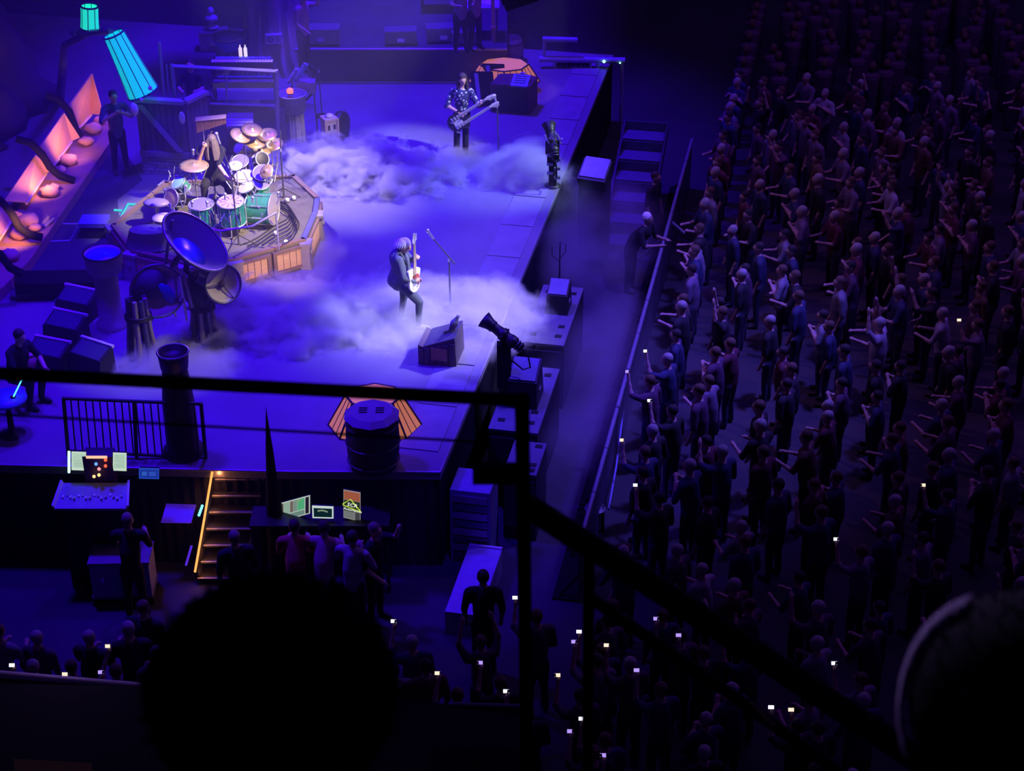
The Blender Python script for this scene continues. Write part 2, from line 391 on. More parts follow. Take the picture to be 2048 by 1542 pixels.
def hand_prims(w, d, s, m=0, curl=.6, side=1):
    """palm and five bent fingers; w wrist, d pointing along the hand, s sideways"""
    w = Vector(w); d = Vector(d).normalized(); s = (Vector(s) - d * Vector(s).dot(d)).normalized(); n = d.cross(s) * side
    P = [(tuple(w), tuple(w + d * .08), .026, .034, m), (tuple(w + d * .06 - s * .02), tuple(w + d * .06 + s * .02), .02, .02, m)]
    for k, L in enumerate((.066, .078, .072, .056)):
        b0 = w + d * .085 + s * (.03 - .02 * k); b1 = b0 + (d * math.cos(curl) + n * math.sin(curl)) * L * .55; b2 = b1 + (d * math.cos(curl * 2.3) + n * math.sin(curl * 2.3)) * L * .45
        P += [(tuple(b0), tuple(b1), .0095, .009, m), (tuple(b1), tuple(b2), .009, .0075, m)]
    t0 = w + d * .03 + s * .025; t1 = t0 + (d * .5 + s * .7 + n * .3).normalized() * .04; t2 = t1 + (d * .8 + s * .1 + n * .5).normalized() * .03
    P += [(tuple(t0), tuple(t1), .012, .011, m), (tuple(t1), tuple(t2), .011, .009, m)]
    return P

# ---- guitarist: bowed over an upright guitar, side-on, front knee bent
gp = G(824, 650)
gt = T('person', 'white-haired guitarist in slate jacket and jeans bowed over his guitar in white fog', 'person', gp)
hip = V3(-.10, 0, .80); chest = V3(-.17, 0, 1.22); neck = V3(-.12, -.02, 1.36); hd = V3(-.07, -.04, 1.49)
P = [(hip, chest, .145, .165, 1), (V3(-.14, 0, 1.0), V3(-.19, .0, 1.26), .15, .15, 1), (chest, V3(-.17, 0, 1.33), .165, .10, 1),
     (V3(-.17, -.15, 1.30), V3(-.17, .15, 1.30), .085, .085, 1), (V3(-.15, 0, 1.33), neck + V3(.02, 0, .06), .06, .055, 0),
     # jacket skirt
     (V3(-.16, 0, .92), V3(-.19, .0, .80), .15, .15, 1), (V3(-.20, .02, .98), V3(-.26, .03, .82), .13, .13, 1), (V3(-.10, .0, .95), V3(-.06, 0, .80), .13, .14, 1),
     # legs
     (hip + V3(-.01, .09, -.05), V3(-.13, .14, .44), .095, .066, 2), (V3(-.13, .14, .44), V3(-.19, .15, .09), .062, .045, 2),
     (hip + V3(.02, -.09, -.05), V3(.14, -.13, .50), .10, .07, 2), (V3(.14, -.13, .50), V3(.115, -.12, .09), .066, .046, 2),
     # shoes
     (V3(-.20, .15, .045), V3(-.06, .13, .035), .045, .036, 4), (V3(.10, -.12, .045), V3(.28, -.15, .035), .045, .036, 4),
     # near arm (picking hand low on the body), far arm fretting
     (V3(-.15, -.17, 1.30), V3(-.08, -.27, 1.02), .068, .056, 1), (V3(-.08, -.27, 1.02), V3(.07, -.22, .93), .056, .04, 1),
     (V3(-.13, .15, 1.30), V3(.02, .22, 1.09), .066, .052, 1), (V3(.02, .22, 1.09), V3(.09, .05, 1.24), .05, .036, 1)]
P += hand_prims(V3(.07, -.22, .93), V3(1, .45, .1), V3(0, .1, 1), 0, .7)
P += hand_prims(V3(.09, .05, 1.24), V3(.6, -.8, .3), V3(0, 0, 1), 0, .9)
P += head_prims(hd, R(78), R(30), 1.06, 0, 3)
body = bpy.data.objects.new('body', figure_mesh('guitarist_body', P, [SKIN, JACKET, DENIM, HAIRW, SHOEW], .0125)); COL.objects.link(body); body.parent = gt
b = MB()                                                     # swept-back white hair over the crown
b.ell(hd + V3(-.015, 0, .04), (.115, .1, .088), 14, 8, (0, R(20), 0))
for k in range(18):
    a = k / 18 * 2 * math.pi; p0 = hd + V3(-.02 + .06 * math.cos(a), .06 * math.sin(a), .09)
    b.tube([p0, p0 + V3(-.03 + .05 * math.cos(a), .045 * math.sin(a), -.04), p0 + V3(-.045 + .05 * math.cos(a), .05 * math.sin(a), -.10)], [.02, .017, .006], 5)
b.build('hair', HAIRW, gt)
MB().slab([V3(-.17, -.172, 1.39), V3(-.05, -.2, 1.2), V3(-.02, -.2, 1.22), V3(-.14, -.172, 1.41)], .01).build('guitar_strap', BLKCL, gt)

def guitar(name, label, M, cols, necks=1, L=.66, head_c=None):
    """solid-body electric guitar: long axis +x, face +z"""
    g = T(name, label, 'guitar'); g.rotation_euler = M.to_euler(); g.location = M.to_translation()
    body_c, board_c, plate_c = cols
    out = []
    for k in range(40):
        a = 2 * math.pi * k / 40; x = math.cos(a); y = math.sin(a)
        w = .15 + .02 * math.cos(2 * a) - .022 * math.exp(-((a - 1.5) / .35) ** 2) - .022 * math.exp(-((a - 4.78) / .35) ** 2) + .05 * math.exp(-((a - .75) / .22) ** 2) + .04 * math.exp(-((a - 5.53) / .22) ** 2)
        out.append((x * w * 1.25 - .02, y * w * (1.0 if necks == 1 else 1.45)))
    b = MB().ngon_prism(out, -.022, .018, None); b.build('guitar_body', body_c, g)
    ys = [0] if necks == 1 else [.085, -.085]
    for y in ys:
        n = MB().hexa([(.08, y - .028, .012), (L, y - .022, .012), (L, y + .022, .012), (.08, y + .028, .012), (.08, y - .028, .034), (L, y - .022, .034), (L, y + .022, .034), (.08, y + .028, .034)])
        nk = n.build('neck', board_c, g)
        fb = MB()
        for k in range(14): fb.box((.12 + (L - .14) * (1 - .943 ** (k * 1.6)) / .72, y, .036), (.004, .044, .003))
        fb.build('frets', CHROME, nk)
        MB().ngon_prism([(L, y - .024), (L + .05, y - .045), (L + .17, y - .035), (L + .18, y + .01), (L + .05, y + .035), (L, y + .024)], .005, .022).build('headstock', head_c or board_c, g)
        pg = MB()
        for k in range(6):
            pg.cyl((L + .05 + k * .021, y - .045, .015), (L + .05 + k * .021, y - .068, .015), .007, n=6); pg.cyl((L + .05 + k * .021, y - .015, .022), (L + .05 + k * .021, y - .015, .034), .005, n=6)
        pg.build('tuning_pegs', CHROME, g)
        sr = MB()
        for k in range(6): sr.cyl((-.08, y - .016 + k * .0064, .04), (L + .04, y - .016 + k * .0064, .037), .0012, n=4)
        sr.build('strings', CHROME, g)
        for x in (-.02, .05): MB().box((x, y, .024), (.03, .075, .014)).build('pickup', plate_c, g)
        MB().box((-.085, y, .026), (.03, .085, .018)).build('bridge', CHROME, g)
        kb = MB()
        for k in range(3): kb.cyl((-.1 - .02 * k, y * 1.3 - .09 + .02 * k, .018), (-.1 - .02 * k, y * 1.3 - .09 + .02 * k, .034), .012, n=8)
        kb.build('control_knobs', CHROME, g)
    MB().ngon_prism([(-.12, -.12), (.06, -.10), (.09, -.03), (.05, .05), (-.1, .03)], .0185, .0215).build('pick_guard', plate_c, g)
    return g
def frame(o, x, z):
    x = Vector(x).normalized(); z = Vector(z); z = (z - x * z.dot(x)).normalized(); y = z.cross(x)
    return Matrix.Translation(o) @ Matrix((x, y, z)).transposed().to_4x4()
IVORY = pm('ivory_lacquer', (0.9, 0.88, 0.8), 0.25, var=.05)
MAPLE = pm('maple_neck', (0.8, 0.6, 0.35), 0.35, var=.1)
REDP = pm('tortoise_plate', (0.45, 0.08, 0.05), 0.3)
guitar('electric_guitar', 'white guitar held upright against the bowed guitarist', frame(gp + V3(.07, -.2, .97), (.00, .06, 1), (.75, -.65, 0)), (IVORY, MAPLE, REDP), 1, .62, IVORY)

# ---- bassist with double-neck
bp = G(925, 308)
bt = T('person', 'long-haired bassist in patterned blue shirt holding a double-neck guitar', 'person', bp)
P = [(V3(0, 0, .86), V3(0, 0, 1.08), .135, .13, 1), (V3(0, 0, 1.08), V3(.0, 0, 1.26), .14, .155, 1), (V3(-.15, 0, 1.33), V3(.15, 0, 1.33), .075, .075, 1), (V3(0, 0, 1.36), V3(.01, -.02, 1.46), .055, .05, 0),
     (V3(-.08, 0, .84), V3(-.10, -.02, .47), .095, .065, 2), (V3(-.10, -.02, .47), V3(-.12, .02, .08), .068, .06, 2),
     (V3(.08, 0, .84), V3(.07, -.03, .47), .095, .065, 2), (V3(.07, -.03, .47), V3(.06, .0, .08), .068, .06, 2),
     (V3(-.12, .0, .045), V3(-.15, -.15, .035), .045, .036, 4), (V3(.06, 0, .045), V3(.09, -.15, .035), .045, .036, 4),
     (V3(-.19, 0, 1.31), V3(-.29, -.04, 1.04), .065, .06, 1), (V3(-.29, -.04, 1.04), V3(-.05, -.24, .98), .045, .032, 0),
     (V3(.19, 0, 1.31), V3(.31, -.08, 1.08), .065, .055, 1), (V3(.31, -.08, 1.08), V3(.36, -.27, 1.17), .042, .03, 0)]
P += hand_prims(V3(-.05, -.24, .98), V3(.8, -.3, -.55), V3(.3, 0, .6), 0, .6)
P += hand_prims(V3(.36, -.27, 1.17), V3(.3, -.7, .6), V3(1, 0, 0), 0, .9)
P += head_prims(V3(.02, -.02, 1.58), R(20), R(12), 1.0, 0, 3)
SHIRT = pm('patterned_shirt', (0.07, 0.08, 0.22), 0.8)
nt = SHIRT.node_tree; vo = nt.nodes.new('ShaderNodeTexVoronoi'); vo.inputs['Scale'].default_value = 17; tcn = nt.nodes.new('ShaderNodeTexCoord'); nt.links.new(tcn.outputs['Object'], vo.inputs['Vector'])
cr = nt.nodes.new('ShaderNodeValToRGB'); cr.color_ramp.interpolation = 'CONSTANT'; cr.color_ramp.elements[0].color = (.75, .75, .9, 1); cr.color_ramp.elements[1].position = .33; cr.color_ramp.elements[1].color = (.035, .04, .16, 1)
nt.links.new(vo.outputs['Distance'], cr.inputs[0]); nt.links.new(cr.outputs[0], nt.nodes['Principled BSDF'].inputs['Base Color'])
body = bpy.data.objects.new('body', figure_mesh('bassist_body', P, [SKIN, SHIRT, BLKCL, HAIRD, SHOEB], .0135)); COL.objects.link(body); body.parent = bt
b = MB(); hc = V3(.02, -.02, 1.58); b.ell(hc + V3(0, .025, .035), (.092, .1, .092), 14, 8)
for k in range(26):                                          # long straight hair falling past the shoulders
    a = R(-28) + R(236) * k / 25; x, y = math.cos(a) * .088, math.sin(a) * .1
    b.tube([hc + V3(x * .6, y * .6 + .02, .08), hc + V3(x, y + .02, 0), hc + V3(x * 1.15, y * 1.1 + .02, -.14), hc + V3(x * 1.15, y * 1.2 + .02, -.3)], [.018, .02, .019, .008], 5)
b.build('hair', HAIRD, bt)
MB().slab([V3(-.16, .02, 1.42), V3(-.14, -.1, 1.41), V3(.02, -.175, 1.15), V3(.06, -.16, 1.13)], .01).build('guitar_strap', BLKCL, bt)
guitar('double_neck_guitar', 'double-neck guitar with two pale necks held by the bassist', frame(bp + V3(-.06, -.25, .80), (.80, -.12, .58), (.1, -1, .25)), (pm('black_lacquer', (.03, .03, .04), .2), IVORY, WHITE), 2, .74, IVORY)

# ---- drummer, seated behind the kit
RZ = .5
dp = G(432, 412, RZ)
dt = T('person', 'long-haired drummer in black sitting behind the kit with one arm raised', 'person', dp)
P = [(V3(0, 0, .60), V3(.03, -.02, .92), .15, .15, 1), (V3(.03, -.02, .92), V3(.03, -.04, 1.10), .15, .15, 1), (V3(-.15, -.02, 1.13), V3(.2, -.06, 1.12), .075, .075, 1), (V3(.03, -.05, 1.15), V3(.05, -.12, 1.24), .055, .05, 0),
     (V3(-.08, -.02, .56), V3(-.10, -.42, .58), .10, .075, 2), (V3(-.10, -.42, .58), V3(-.1, -.5, .1), .07, .05, 2), (V3(.1, 0, .56), V3(.3, -.36, .58), .10, .075, 2), (V3(.3, -.36, .58), V3(.36, -.45, .1), .07, .05, 2),
     (V3(-.1, -.5, .05), V3(-.1, -.68, .04), .045, .036, 4), (V3(.36, -.45, .05), V3(.42, -.62, .04), .045, .036, 4),
     (V3(-.19, -.02, 1.13), V3(-.22, -.2, 1.0), .062, .055, 1), (V3(-.2, -.18, 1.02), V3(-.19, -.26, .99), .05, .045, 0), (V3(-.19, -.26, .99), V3(-.08, -.30, 1.26), .042, .032, 0),
     (V3(.22, -.06, 1.12), V3(.16, -.28, .93), .062, .05, 1), (V3(.16, -.28, .93), V3(.33, -.42, .74), .045, .033, 0)]
P += hand_prims(V3(-.08, -.30, 1.26), V3(.3, -.1, 1), V3(1, 0, 0), 0, 1.0)
P += hand_prims(V3(.33, -.42, .74), V3(1, -.5, -.1), V3(0, .2, 1), 0, 1.0)
P += head_prims(V3(.05, -.14, 1.32), R(35), R(35), 1.0, 0, 3)
body = bpy.data.objects.new('body', figure_mesh('drummer_body', P, [SKIN, BLKCL, BLKCL, HAIRG, SHOEB], .0135)); COL.objects.link(body); body.parent = dt
b = MB(); hc = V3(.05, -.14, 1.32); b.ell(hc + V3(0, .03, .035), (.095, .1, .092), 14, 8)
for k in range(30):
    a = R(-70) + R(300) * k / 29; x, y = math.cos(a) * .09, math.sin(a) * .1
    b.tube([hc + V3(x * .6, y * .6, .08), hc + V3(x, y, 0), hc + V3(x * 1.2, y * 1.15, -.15), hc + V3(x * 1.25 + .02, y * 1.3 - .03, -.30)], [.018, .024, .026, .014], 5)
b.build('hair', HAIRG, dt)
for a, c, w in ((V3(-.05, -.32, 1.34), V3(.12, -.4, 1.62), 'in the raised hand of the drummer'), (V3(.42, -.46, .73), V3(.72, -.62, .80), 'in the lowered hand of the drummer')):
    MB().cyl(dp + a, dp + c, .011, .007, 8).thing('drumstick', MAPLE, 'pale wooden drumstick ' + w, 'drumstick')
t = T('drum_stool', 'round black stool under the seated drummer', 'stool', dp + V3(0, .05, 0))
MB().lathe([(.0, .44), (.16, .44), (.18, .47), (.17, .50), (0, .5)], 18).build('seat', BLKCL, t)
MB().cyl((0, 0, .12), (0, 0, .44), .02).build('post', CHROME, t)
for k in range(3):
    a = k * 2.1; MB().tube([(0, 0, .2), (.2 * math.cos(a), .2 * math.sin(a), .02)], .012, 6).build('leg', CHROME, t)
# ------------------------------------------------------------------ drum riser
RPX = [(222, 452), (330, 366), (590, 352), (640, 398), (636, 426), (612, 482), (470, 522), (372, 530), (262, 505)]
rp = [G(x, y, RZ) for x, y in RPX]
ctr = sum(rp, Vector()) / len(rp)
t = T('drum_riser', 'many-sided wooden drum riser with crate-like panels and a dark top', 'platform', (ctr.x, ctr.y, 0))
off = Vector((ctr.x, ctr.y, RZ)); loc = [p - off for p in rp]
RTOP = pm('riser_carpet', (0.13, 0.12, 0.10), 0.9, scale=6, var=.4)
RWOOD = pm('riser_wood', (0.24, 0.16, 0.11), 0.7, scale=5, bump=.3)
def area2(ps): return sum(a.x * b_.y - b_.x * a.y for a, b_ in zip(ps, ps[1:] + ps[:1]))
if area2(loc) < 0: loc = loc[::-1]
MB().ngon_prism([(p.x * .985, p.y * .985) for p in loc], 0.02, RZ - .04).build('core', DARKW, t)
MB().ngon_prism([(p.x, p.y) for p in loc], RZ - .04, RZ).build('riser_top', RTOP, t)
BR = pm('blue_rim_paint', (0.12, 0.12, 0.3), 0.4)
for a, c in zip(loc, loc[1:] + loc[:1]):
    d = (c - a); L = d.length; dn = d.normalized(); nn = Vector((dn.y, -dn.x, 0))
    rim = MB().slab([a + nn * .0 + V3(0, 0, RZ + .02), c + V3(0, 0, RZ + .02), c - nn * .09 + V3(0, 0, RZ + .02), a - nn * .09 + V3(0, 0, RZ + .02)], .04)
    rim.build('rim_board', BR if a.x + c.x > 2.6 else RWOOD, t)
    mid = (a + c) / 2
    if mid.y > .8: continue
    n = max(1, round(L / .85)); w = L / n
    for k in range(n):
        o = a + dn * (k * w) ; f = lambda s, z, e: o + dn * s + nn * e + V3(0, 0, z)
        fr = MB()
        for (s0, s1, z0, z1) in ((.02, w - .02, .03, .09), (.02, w - .02, .40, .455), (.02, .09, .09, .40), (w - .09, w - .02, .09, .40)):
            fr.hexa([f(s0, z0, .0), f(s1, z0, .0), f(s1, z0, .045), f(s0, z0, .045), f(s0, z1, .0), f(s1, z1, .0), f(s1, z1, .045), f(s0, z1, .045)])
        pn = fr.build('panel_frame', RWOOD, t)
        m = max(2, int((w - .18) / .11)); ww = (w - .18) / m
        for q in range(m):
            s0 = .09 + q * ww
            MB().hexa([f(s0 + .006, .09, .0), f(s0 + ww - .006, .09, .0), f(s0 + ww - .006, .09, .022), f(s0 + .006, .09, .022), f(s0 + .006, .40, .0), f(s0 + ww - .006, .40, .0), f(s0 + ww - .006, .40, .022), f(s0 + .006, .40, .022)]).build('board', PLANK, pn)
    post = MB().at(tuple(a + V3(0, 0, 0)), rz=math.atan2(nn.y, nn.x)).box((0, 0, .24), (.15, .22, .48)); post.box((.0, 0, .47), (.19, .26, .05)); post.box((0, 0, .03), (.18, .25, .06)); post.ell((.09, 0, .3), (.02, .05, .05), 8, 6)
    post.build('corner_post', STONE, t)

# ------------------------------------------------------------------ drum kit
TEALD = pm('teal_lacquer', (0.03, 0.30, 0.26), 0.2, 0.25, var=.2)
GREEND = pm('green_lacquer', (0.08, 0.42, 0.22), 0.2, 0.25, var=.2)
HEADP = pm('drum_skin', (0.8, 0.72, 0.78), 0.55, var=.06)
HEADB = pm('smoke_drum_skin', (0.25, 0.22, 0.6), 0.4, var=.06)
def drum(name, label, c, r, h, d=(0, 0, 1), shell=TEALD, skin=HEADP, legs=False, lugs=8, pattern=False, group=None):
    """c: centre of the top skin in the world; d: direction the skin faces"""
    c = Vector(c); d = Vector(d).normalized(); q = Vector((0, 0, 1)).rotation_difference(d).to_matrix()
    t = T(name, label, 'drum', c - d * h, group=group)
    X = lambda p: q @ Vector(p)
    MB().lathe([(r * .97, .02), (r * .97, h - .02)], 24, d=d, cap=False).build('shell', shell, t)
    MB().lathe([(0, h - .015), (r * .99, h - .015), (r * .99, h - .005), (r * .9, h), (0, h)], 24, d=d).build('top_skin', skin, t)
    MB().lathe([(0, 0.0), (r * .96, 0.0), (r * .96, .012), (0, .014)], 24, d=d).build('bottom_skin', HEADP, t)
    for z in (.015, h - .005): MB().ring(X((0, 0, z)), r, .012, d, 26, 6).build('hoop', CHROME, t)
    lg = MB()
    for k in range(lugs):
        a = 2 * math.pi * k / lugs; x, y = math.cos(a) * r * 1.01, math.sin(a) * r * 1.01
        lg.cyl(X((x, y, .02)), X((x, y, h - .01)), .005, n=5); lg.cyl(X((x, y, h * .3)), X((x, y, h * .7)), .014, n=6)
    lg.build('tension_rods', CHROME, t)
    if pattern:
        for k in range(10):
            a = 2 * math.pi * k / 10
            MB().slab([X((math.cos(a) * r * .28, math.sin(a) * r * .28, h + .003)), X((math.cos(a + .1) * r * .3, math.sin(a + .1) * r * .3, h + .003)), X((math.cos(a + .22) * r * .8, math.sin(a + .22) * r * .8, h + .003)), X((math.cos(a + .1) * r * .82, math.sin(a + .1) * r * .82, h + .003))], .003).build('skin_mark', pm('mauve_ink', (.2, .1, .25), .6), t)
    if legs:
        for k in range(3):
            a = k * 2.1 + .5; x, y = math.cos(a) * r * 1.05, math.sin(a) * r * 1.05
            z1 = RZ - t.location.z
            lgp = MB().tube([(x, y, h * .7), (x, y, z1 + .1), (x * 1.12, y * 1.12, z1 + .015)], .01, 6).build('leg', CHROME, t)
            MB().ell((x * 1.12, y * 1.12, z1 + .02), (.02, .02, .02), 8, 6).build('foot', BLACK, lgp)
    return t
def K(px, py, h): return G(px, py, RZ + h)
drum('floor_tom', 'teal floor tom with violet patterned skin nearest the drummer', K(461, 403, .62), .235, .42, (-.02, -.1, 1), TEALD, pm('violet_skin', (.62, .42, .66), .5), True, pattern=True)
drum('floor_tom', 'teal floor tom with dark blue skin in front of the gold cymbal stand', K(402, 408, .55), .22, .42, (0, -.08, 1), TEALD, HEADB, True)
drum('bass_drum', 'large green bass drum lying on its side at the right of the kit', K(548, 418, .32), .28, .46, (1, -.25, .05), GREEND, pm('mirror_skin', (.5, .45, .5), .3, .4))
drum('snare_drum', 'pale topped snare drum in front of the drummer', K(488, 352, .75), .18, .15, (-.1, -.3, 1), CHROME, WHITE)
drum('tom', 'rack tom with white skin slanted beside the music pad', K(492, 374, .68), .15, .2, (-.4, -.3, 1), BLACK, WHITE)
for k, (x, y, w) in enumerate(((476, 296, 'leftmost'), (497, 301, 'middle'), (514, 315, 'rightmost'))):
    drum('small_tom', w + ' of the three small warm-lit toms below the raised cymbals', A(x, y, K(500, 362, 0).y), .095, .18, (-.5, -.65, .6), pm('amber_shell', (.7, .5, .25), .3), HEADP, group='small toms below the raised cymbals')
drum('tom', 'blue rack tom behind the snare in the middle of the kit', K(480, 322, .9), .15, .22, (0, -.5, 1), BLACK, HEADB)
drum('tom', 'black tom tilted up beside the small toms at the back right', K(525, 318, .98), .13, .2, (.5, -.6, .5), BLACK, BLACK)
drum('tom', 'green rack tom above the bass drum', K(520, 366, .68), .17, .26, (.1, -.3, 1), GREEND, HEADB)
drum('tom', 'deep blue sparkling tom at the right of the kit', K(525, 345, .82), .17, .2, (.1, -.6, 1), pm('blue_sparkle', (.05, .12, .5), .25, .4), HEADB)
drum('gong_drum', 'dark side drum with gold skin at the left of the kit', K(342, 396, .55), .17, .2, (-.6, -.8, .3), BLACK, pm('gold_skin', (.6, .45, .25), .4))
drum('green_tom', 'green drum tilted on the left rack of the kit', K(356, 364, .8), .14, .2, (-.5, -.4, .9), GREEND, pm('mint_skin', (.35, .75, .5), .4))
# hardware: cymbals on stands
def cymbal(label, c, r, nrm, base=None, mat=BRASS, group='cymbals of the kit'):
    c = Vector(c); t = T('cymbal', label, 'cymbal', c, group=None)
    n = Vector(nrm).normalized()
    MB().lathe([(0, .035), (r * .12, .032), (r * .2, .012), (r * .6, .002), (r, -.012), (r, -.016), (r * .6, -.003), (r * .2, .006), (0, .02)], 30, d=n).build('cymbal_plate', mat, t)
    MB().cyl((0, 0, 0), n * .07, .008, n=6).build('wing_nut', CHROME, t)
    if base is not None:
        s = T('cymbal_stand', 'stand of the ' + ' '.join(label.split()[:11]), 'stand', (base[0], base[1], RZ))
        top = c - s.location - n * .02
        MB().cyl((0, 0, .25), (0, 0, top.z - .1), .013, n=8).build('pole', CHROME, s); MB().tube([(0, 0, top.z - .12), top], .009, 6).build('boom', CHROME, s)
        MB().cyl((0, 0, top.z * .55), (0, 0, top.z * .55 + .06), .024, n=8).build('clamp', CHROME, s)
        for k in range(3):
            a = k * 2.1 + .3; MB().tube([(0, 0, .32), (.26 * math.cos(a), .26 * math.sin(a), .02)], .009, 6).build('leg', CHROME, s)
    return t
c0 = K(388, 330, 1.02); cymbal('large gold cymbal flat on a tall stand at the left of the kit', c0, .26, (.05, -.05, 1), (c0.x, c0.y))
for (x, y, w) in ((481, 270, 'leftmost raised cymbal above the small toms'), (504, 258, 'highest raised cymbal of the rear cluster'), (510, 283, 'middle raised cymbal of the rear cluster'), (534, 268, 'outermost raised cymbal of the rear cluster'), (522, 299, 'lowest raised cymbal of the rear cluster'), (546, 288, 'raised cymbal nearest the tall black stand')):
    c = K(x, y + 52, 1.75); c = A(x, y, K(500, 372, 0).y + (x - 500) * .006); cymbal(w, c, .19, (.3 - .01 * (x - 500), -.30, 1), (c.x + .05, c.y + .12))
cymbal('small gold crash cymbal at the right edge of the kit', K(532, 342, .95), .14, (-.5, -.6, .8), (K(532, 342, .95).x, K(532, 342, .95).y + .1))
cymbal('splash cymbal standing over the snare drum', K(470, 330, 1.1), .13, (.1, -.3, 1), (K(470, 330, 1.1).x, K(470, 330, 1.1).y + .12), WHITE)
# curved tubular rack around the front of the kit
t = T('drum_rack', 'curved chrome tube rack carrying pads around the kit', 'rack', G(450, 440, RZ))
o = t.location
arc = [K(x, y, .72) - o for x, y in ((345, 420), (380, 446), (440, 462), (505, 452), (552, 425))]
MB().tube(arc, .02, 8).build('rail', CHROME, t)
for p in arc[::2] + [arc[1]]:
    MB().cyl((p.x, p.y, .02), p, .016, n=8).build('leg', CHROME, t)
for k, (x, y) in enumerate(((384, 404), (414, 404), (330, 380), (352, 352), (372, 372), (450, 388), (505, 395), (541, 352), (371, 352), (386, 300), (556, 385), (340, 410), (498, 330), (512, 338), (536, 330))):
    p = K(x, y, .85 - .02 * (k % 5)); cl = MB().cyl(p - o, p - o - V3(0, .02, .09), .02, n=8); cl.ell(p - o, (.034, .034, .026), 10, 6); cl.build('clamp', CHROME, t)
for k in range(64):                                           # small fittings scattered on the rack
    x = random.uniform(330, 560); y = random.uniform(330, 450); h = random.uniform(.4, .9); p = K(x, y, h) - o
    q = p + V3(random.uniform(-.1, .1), random.uniform(-.1, .1), random.uniform(.05, .25))
    MB().cyl(p, q, .009, n=6).build('rod', CHROME, t)
# cluster of stage microphones on the left of the kit
for k, (x, y) in enumerate(((330, 402), (347, 340), (366, 350), (378, 346))):
    pass
t = T('bar_chimes', 'row of copper bar chimes hanging from a wooden bar above the drummer', 'chimes', V3(K(415, 380, 0).x, K(415, 380, 0).y, RZ))
o = t.location; a = A(391, 240, o.y) - o; c = A(452, 234, o.y) - o
MB().slab([a + V3(0, -.04, -.02), c + V3(0, -.04, -.02), c + V3(0, .04, .03), a + V3(0, .04, .03)], .03).build('bar', WOOD, t)
COPPER = pm('copper_chime', (.75, .38, .22), .35, .4)
for k in range(22):
    p = a.lerp(c, (k + .5) / 22); MB().cyl(p + V3(0, -.02, -.03), p + V3(0, -.02, -.24 + .006 * k), .009, n=6).build('chime', COPPER, t)
MB().cyl((c.x * .2 + a.x * .8, .05, 0), (c.x * .2 + a.x * .8, .05, a.z), .012, n=8).build('stand', CHROME, t)
# tall boom microphone stands on the riser
def mic_stand(label, base, top, mic_to, boom_tail=None, base_r=.14, mic=True, z0=0, tripod=False):
    base = Vector(base); t = T('microphone_stand', label, 'stand', base)
    top = Vector(top) - base; mt = Vector(mic_to) - base
    if tripod:
        for k in range(3):
            a = k * 2.1; MB().tube([(0, 0, .2), (.3 * math.cos(a), .3 * math.sin(a), .015)], .01, 6).build('leg', BLACK, t)
    else: MB().lathe([(0, 0), (base_r, 0), (base_r, .015), (.03, .03), (0, .03)], 20).build('base', BLACK, t)
    MB().cyl((0, 0, .02), top, .016, .013, 8).build('pole', STEEL, t)
    MB().cyl(top - V3(0, 0, .03), top + V3(0, 0, .03), .022, n=8).build('clutch', CHROME, t)
    tail = Vector(boom_tail) - base if boom_tail is not None else top
    MB().cyl(tail, mt, .014, .011, 8).build('boom', STEEL, t)
    d = (mt - top).normalized() if (mt - top).length > .01 else V3(0, 0, 1)
    if mic:
        m = MB().cyl(mt, mt + d * .16, .018, .026, 10); m.ell(mt + d * .18, .037, 12, 8); m.build('microphone', CHROME, t)
    return t
B0 = G(478, 490, RZ); mic_stand('chrome boom stand rising from the riser front over the floor tom', B0, A(462, 345, B0.y), A(440, 288, B0.y + .1), A(470, 360, B0.y), tripod=True)
B0 = G(568, 396, RZ); mic_stand('tall thin black stand at the rear right edge of the riser', B0, A(561, 300, B0.y), A(561, 262, B0.y), mic=False, tripod=True)
# cable bundles on the riser
CAB = pm('black_cable', (.02, .02, .02), .5)
for k in range(7):
    pts = []
    for j in range(14):
        s = j / 13; px = 480 + 100 * math.sin(s * 2.2 + k * .12) + 3 * k; py = 490 - 110 * s * (1 - .2 * s) + 3 * math.sin(j + k); pts.append(G(px, py, RZ + .02 + .01 * k))
    MB().tube(pts, .011, 5).thing('cable', CAB, ['innermost', 'second', 'third', 'fourth', 'fifth', 'sixth', 'outermost'][k] + ' black cable of the bundle curling round the bass drum', 'cable', 'cables round the bass drum')
for k, (x, y) in enumerate(((575, 404), (588, 400), (552, 470), (572, 488), (430, 480))):
    t = T('foot_light', ['small pale lamp at the foot of the tall black stand', 'small pale lamp right of the tall black stand', 'small yellow lamp beside the cable bundle', 'small pale disc lamp on the riser front corner', 'small pale lamp under the floor toms'][k], 'lamp', G(x, y, RZ))
    MB().lathe([(0, 0), (.05, 0), (.045, .05), (0, .05)], 12).build('housing', GREY, t); MB().ell((0, 0, .06), (.035, .035, .02), 10, 6).build('lens', glow('lens_glow', (1, .9, .75), 1.2, (.8, .8, .7)), t)
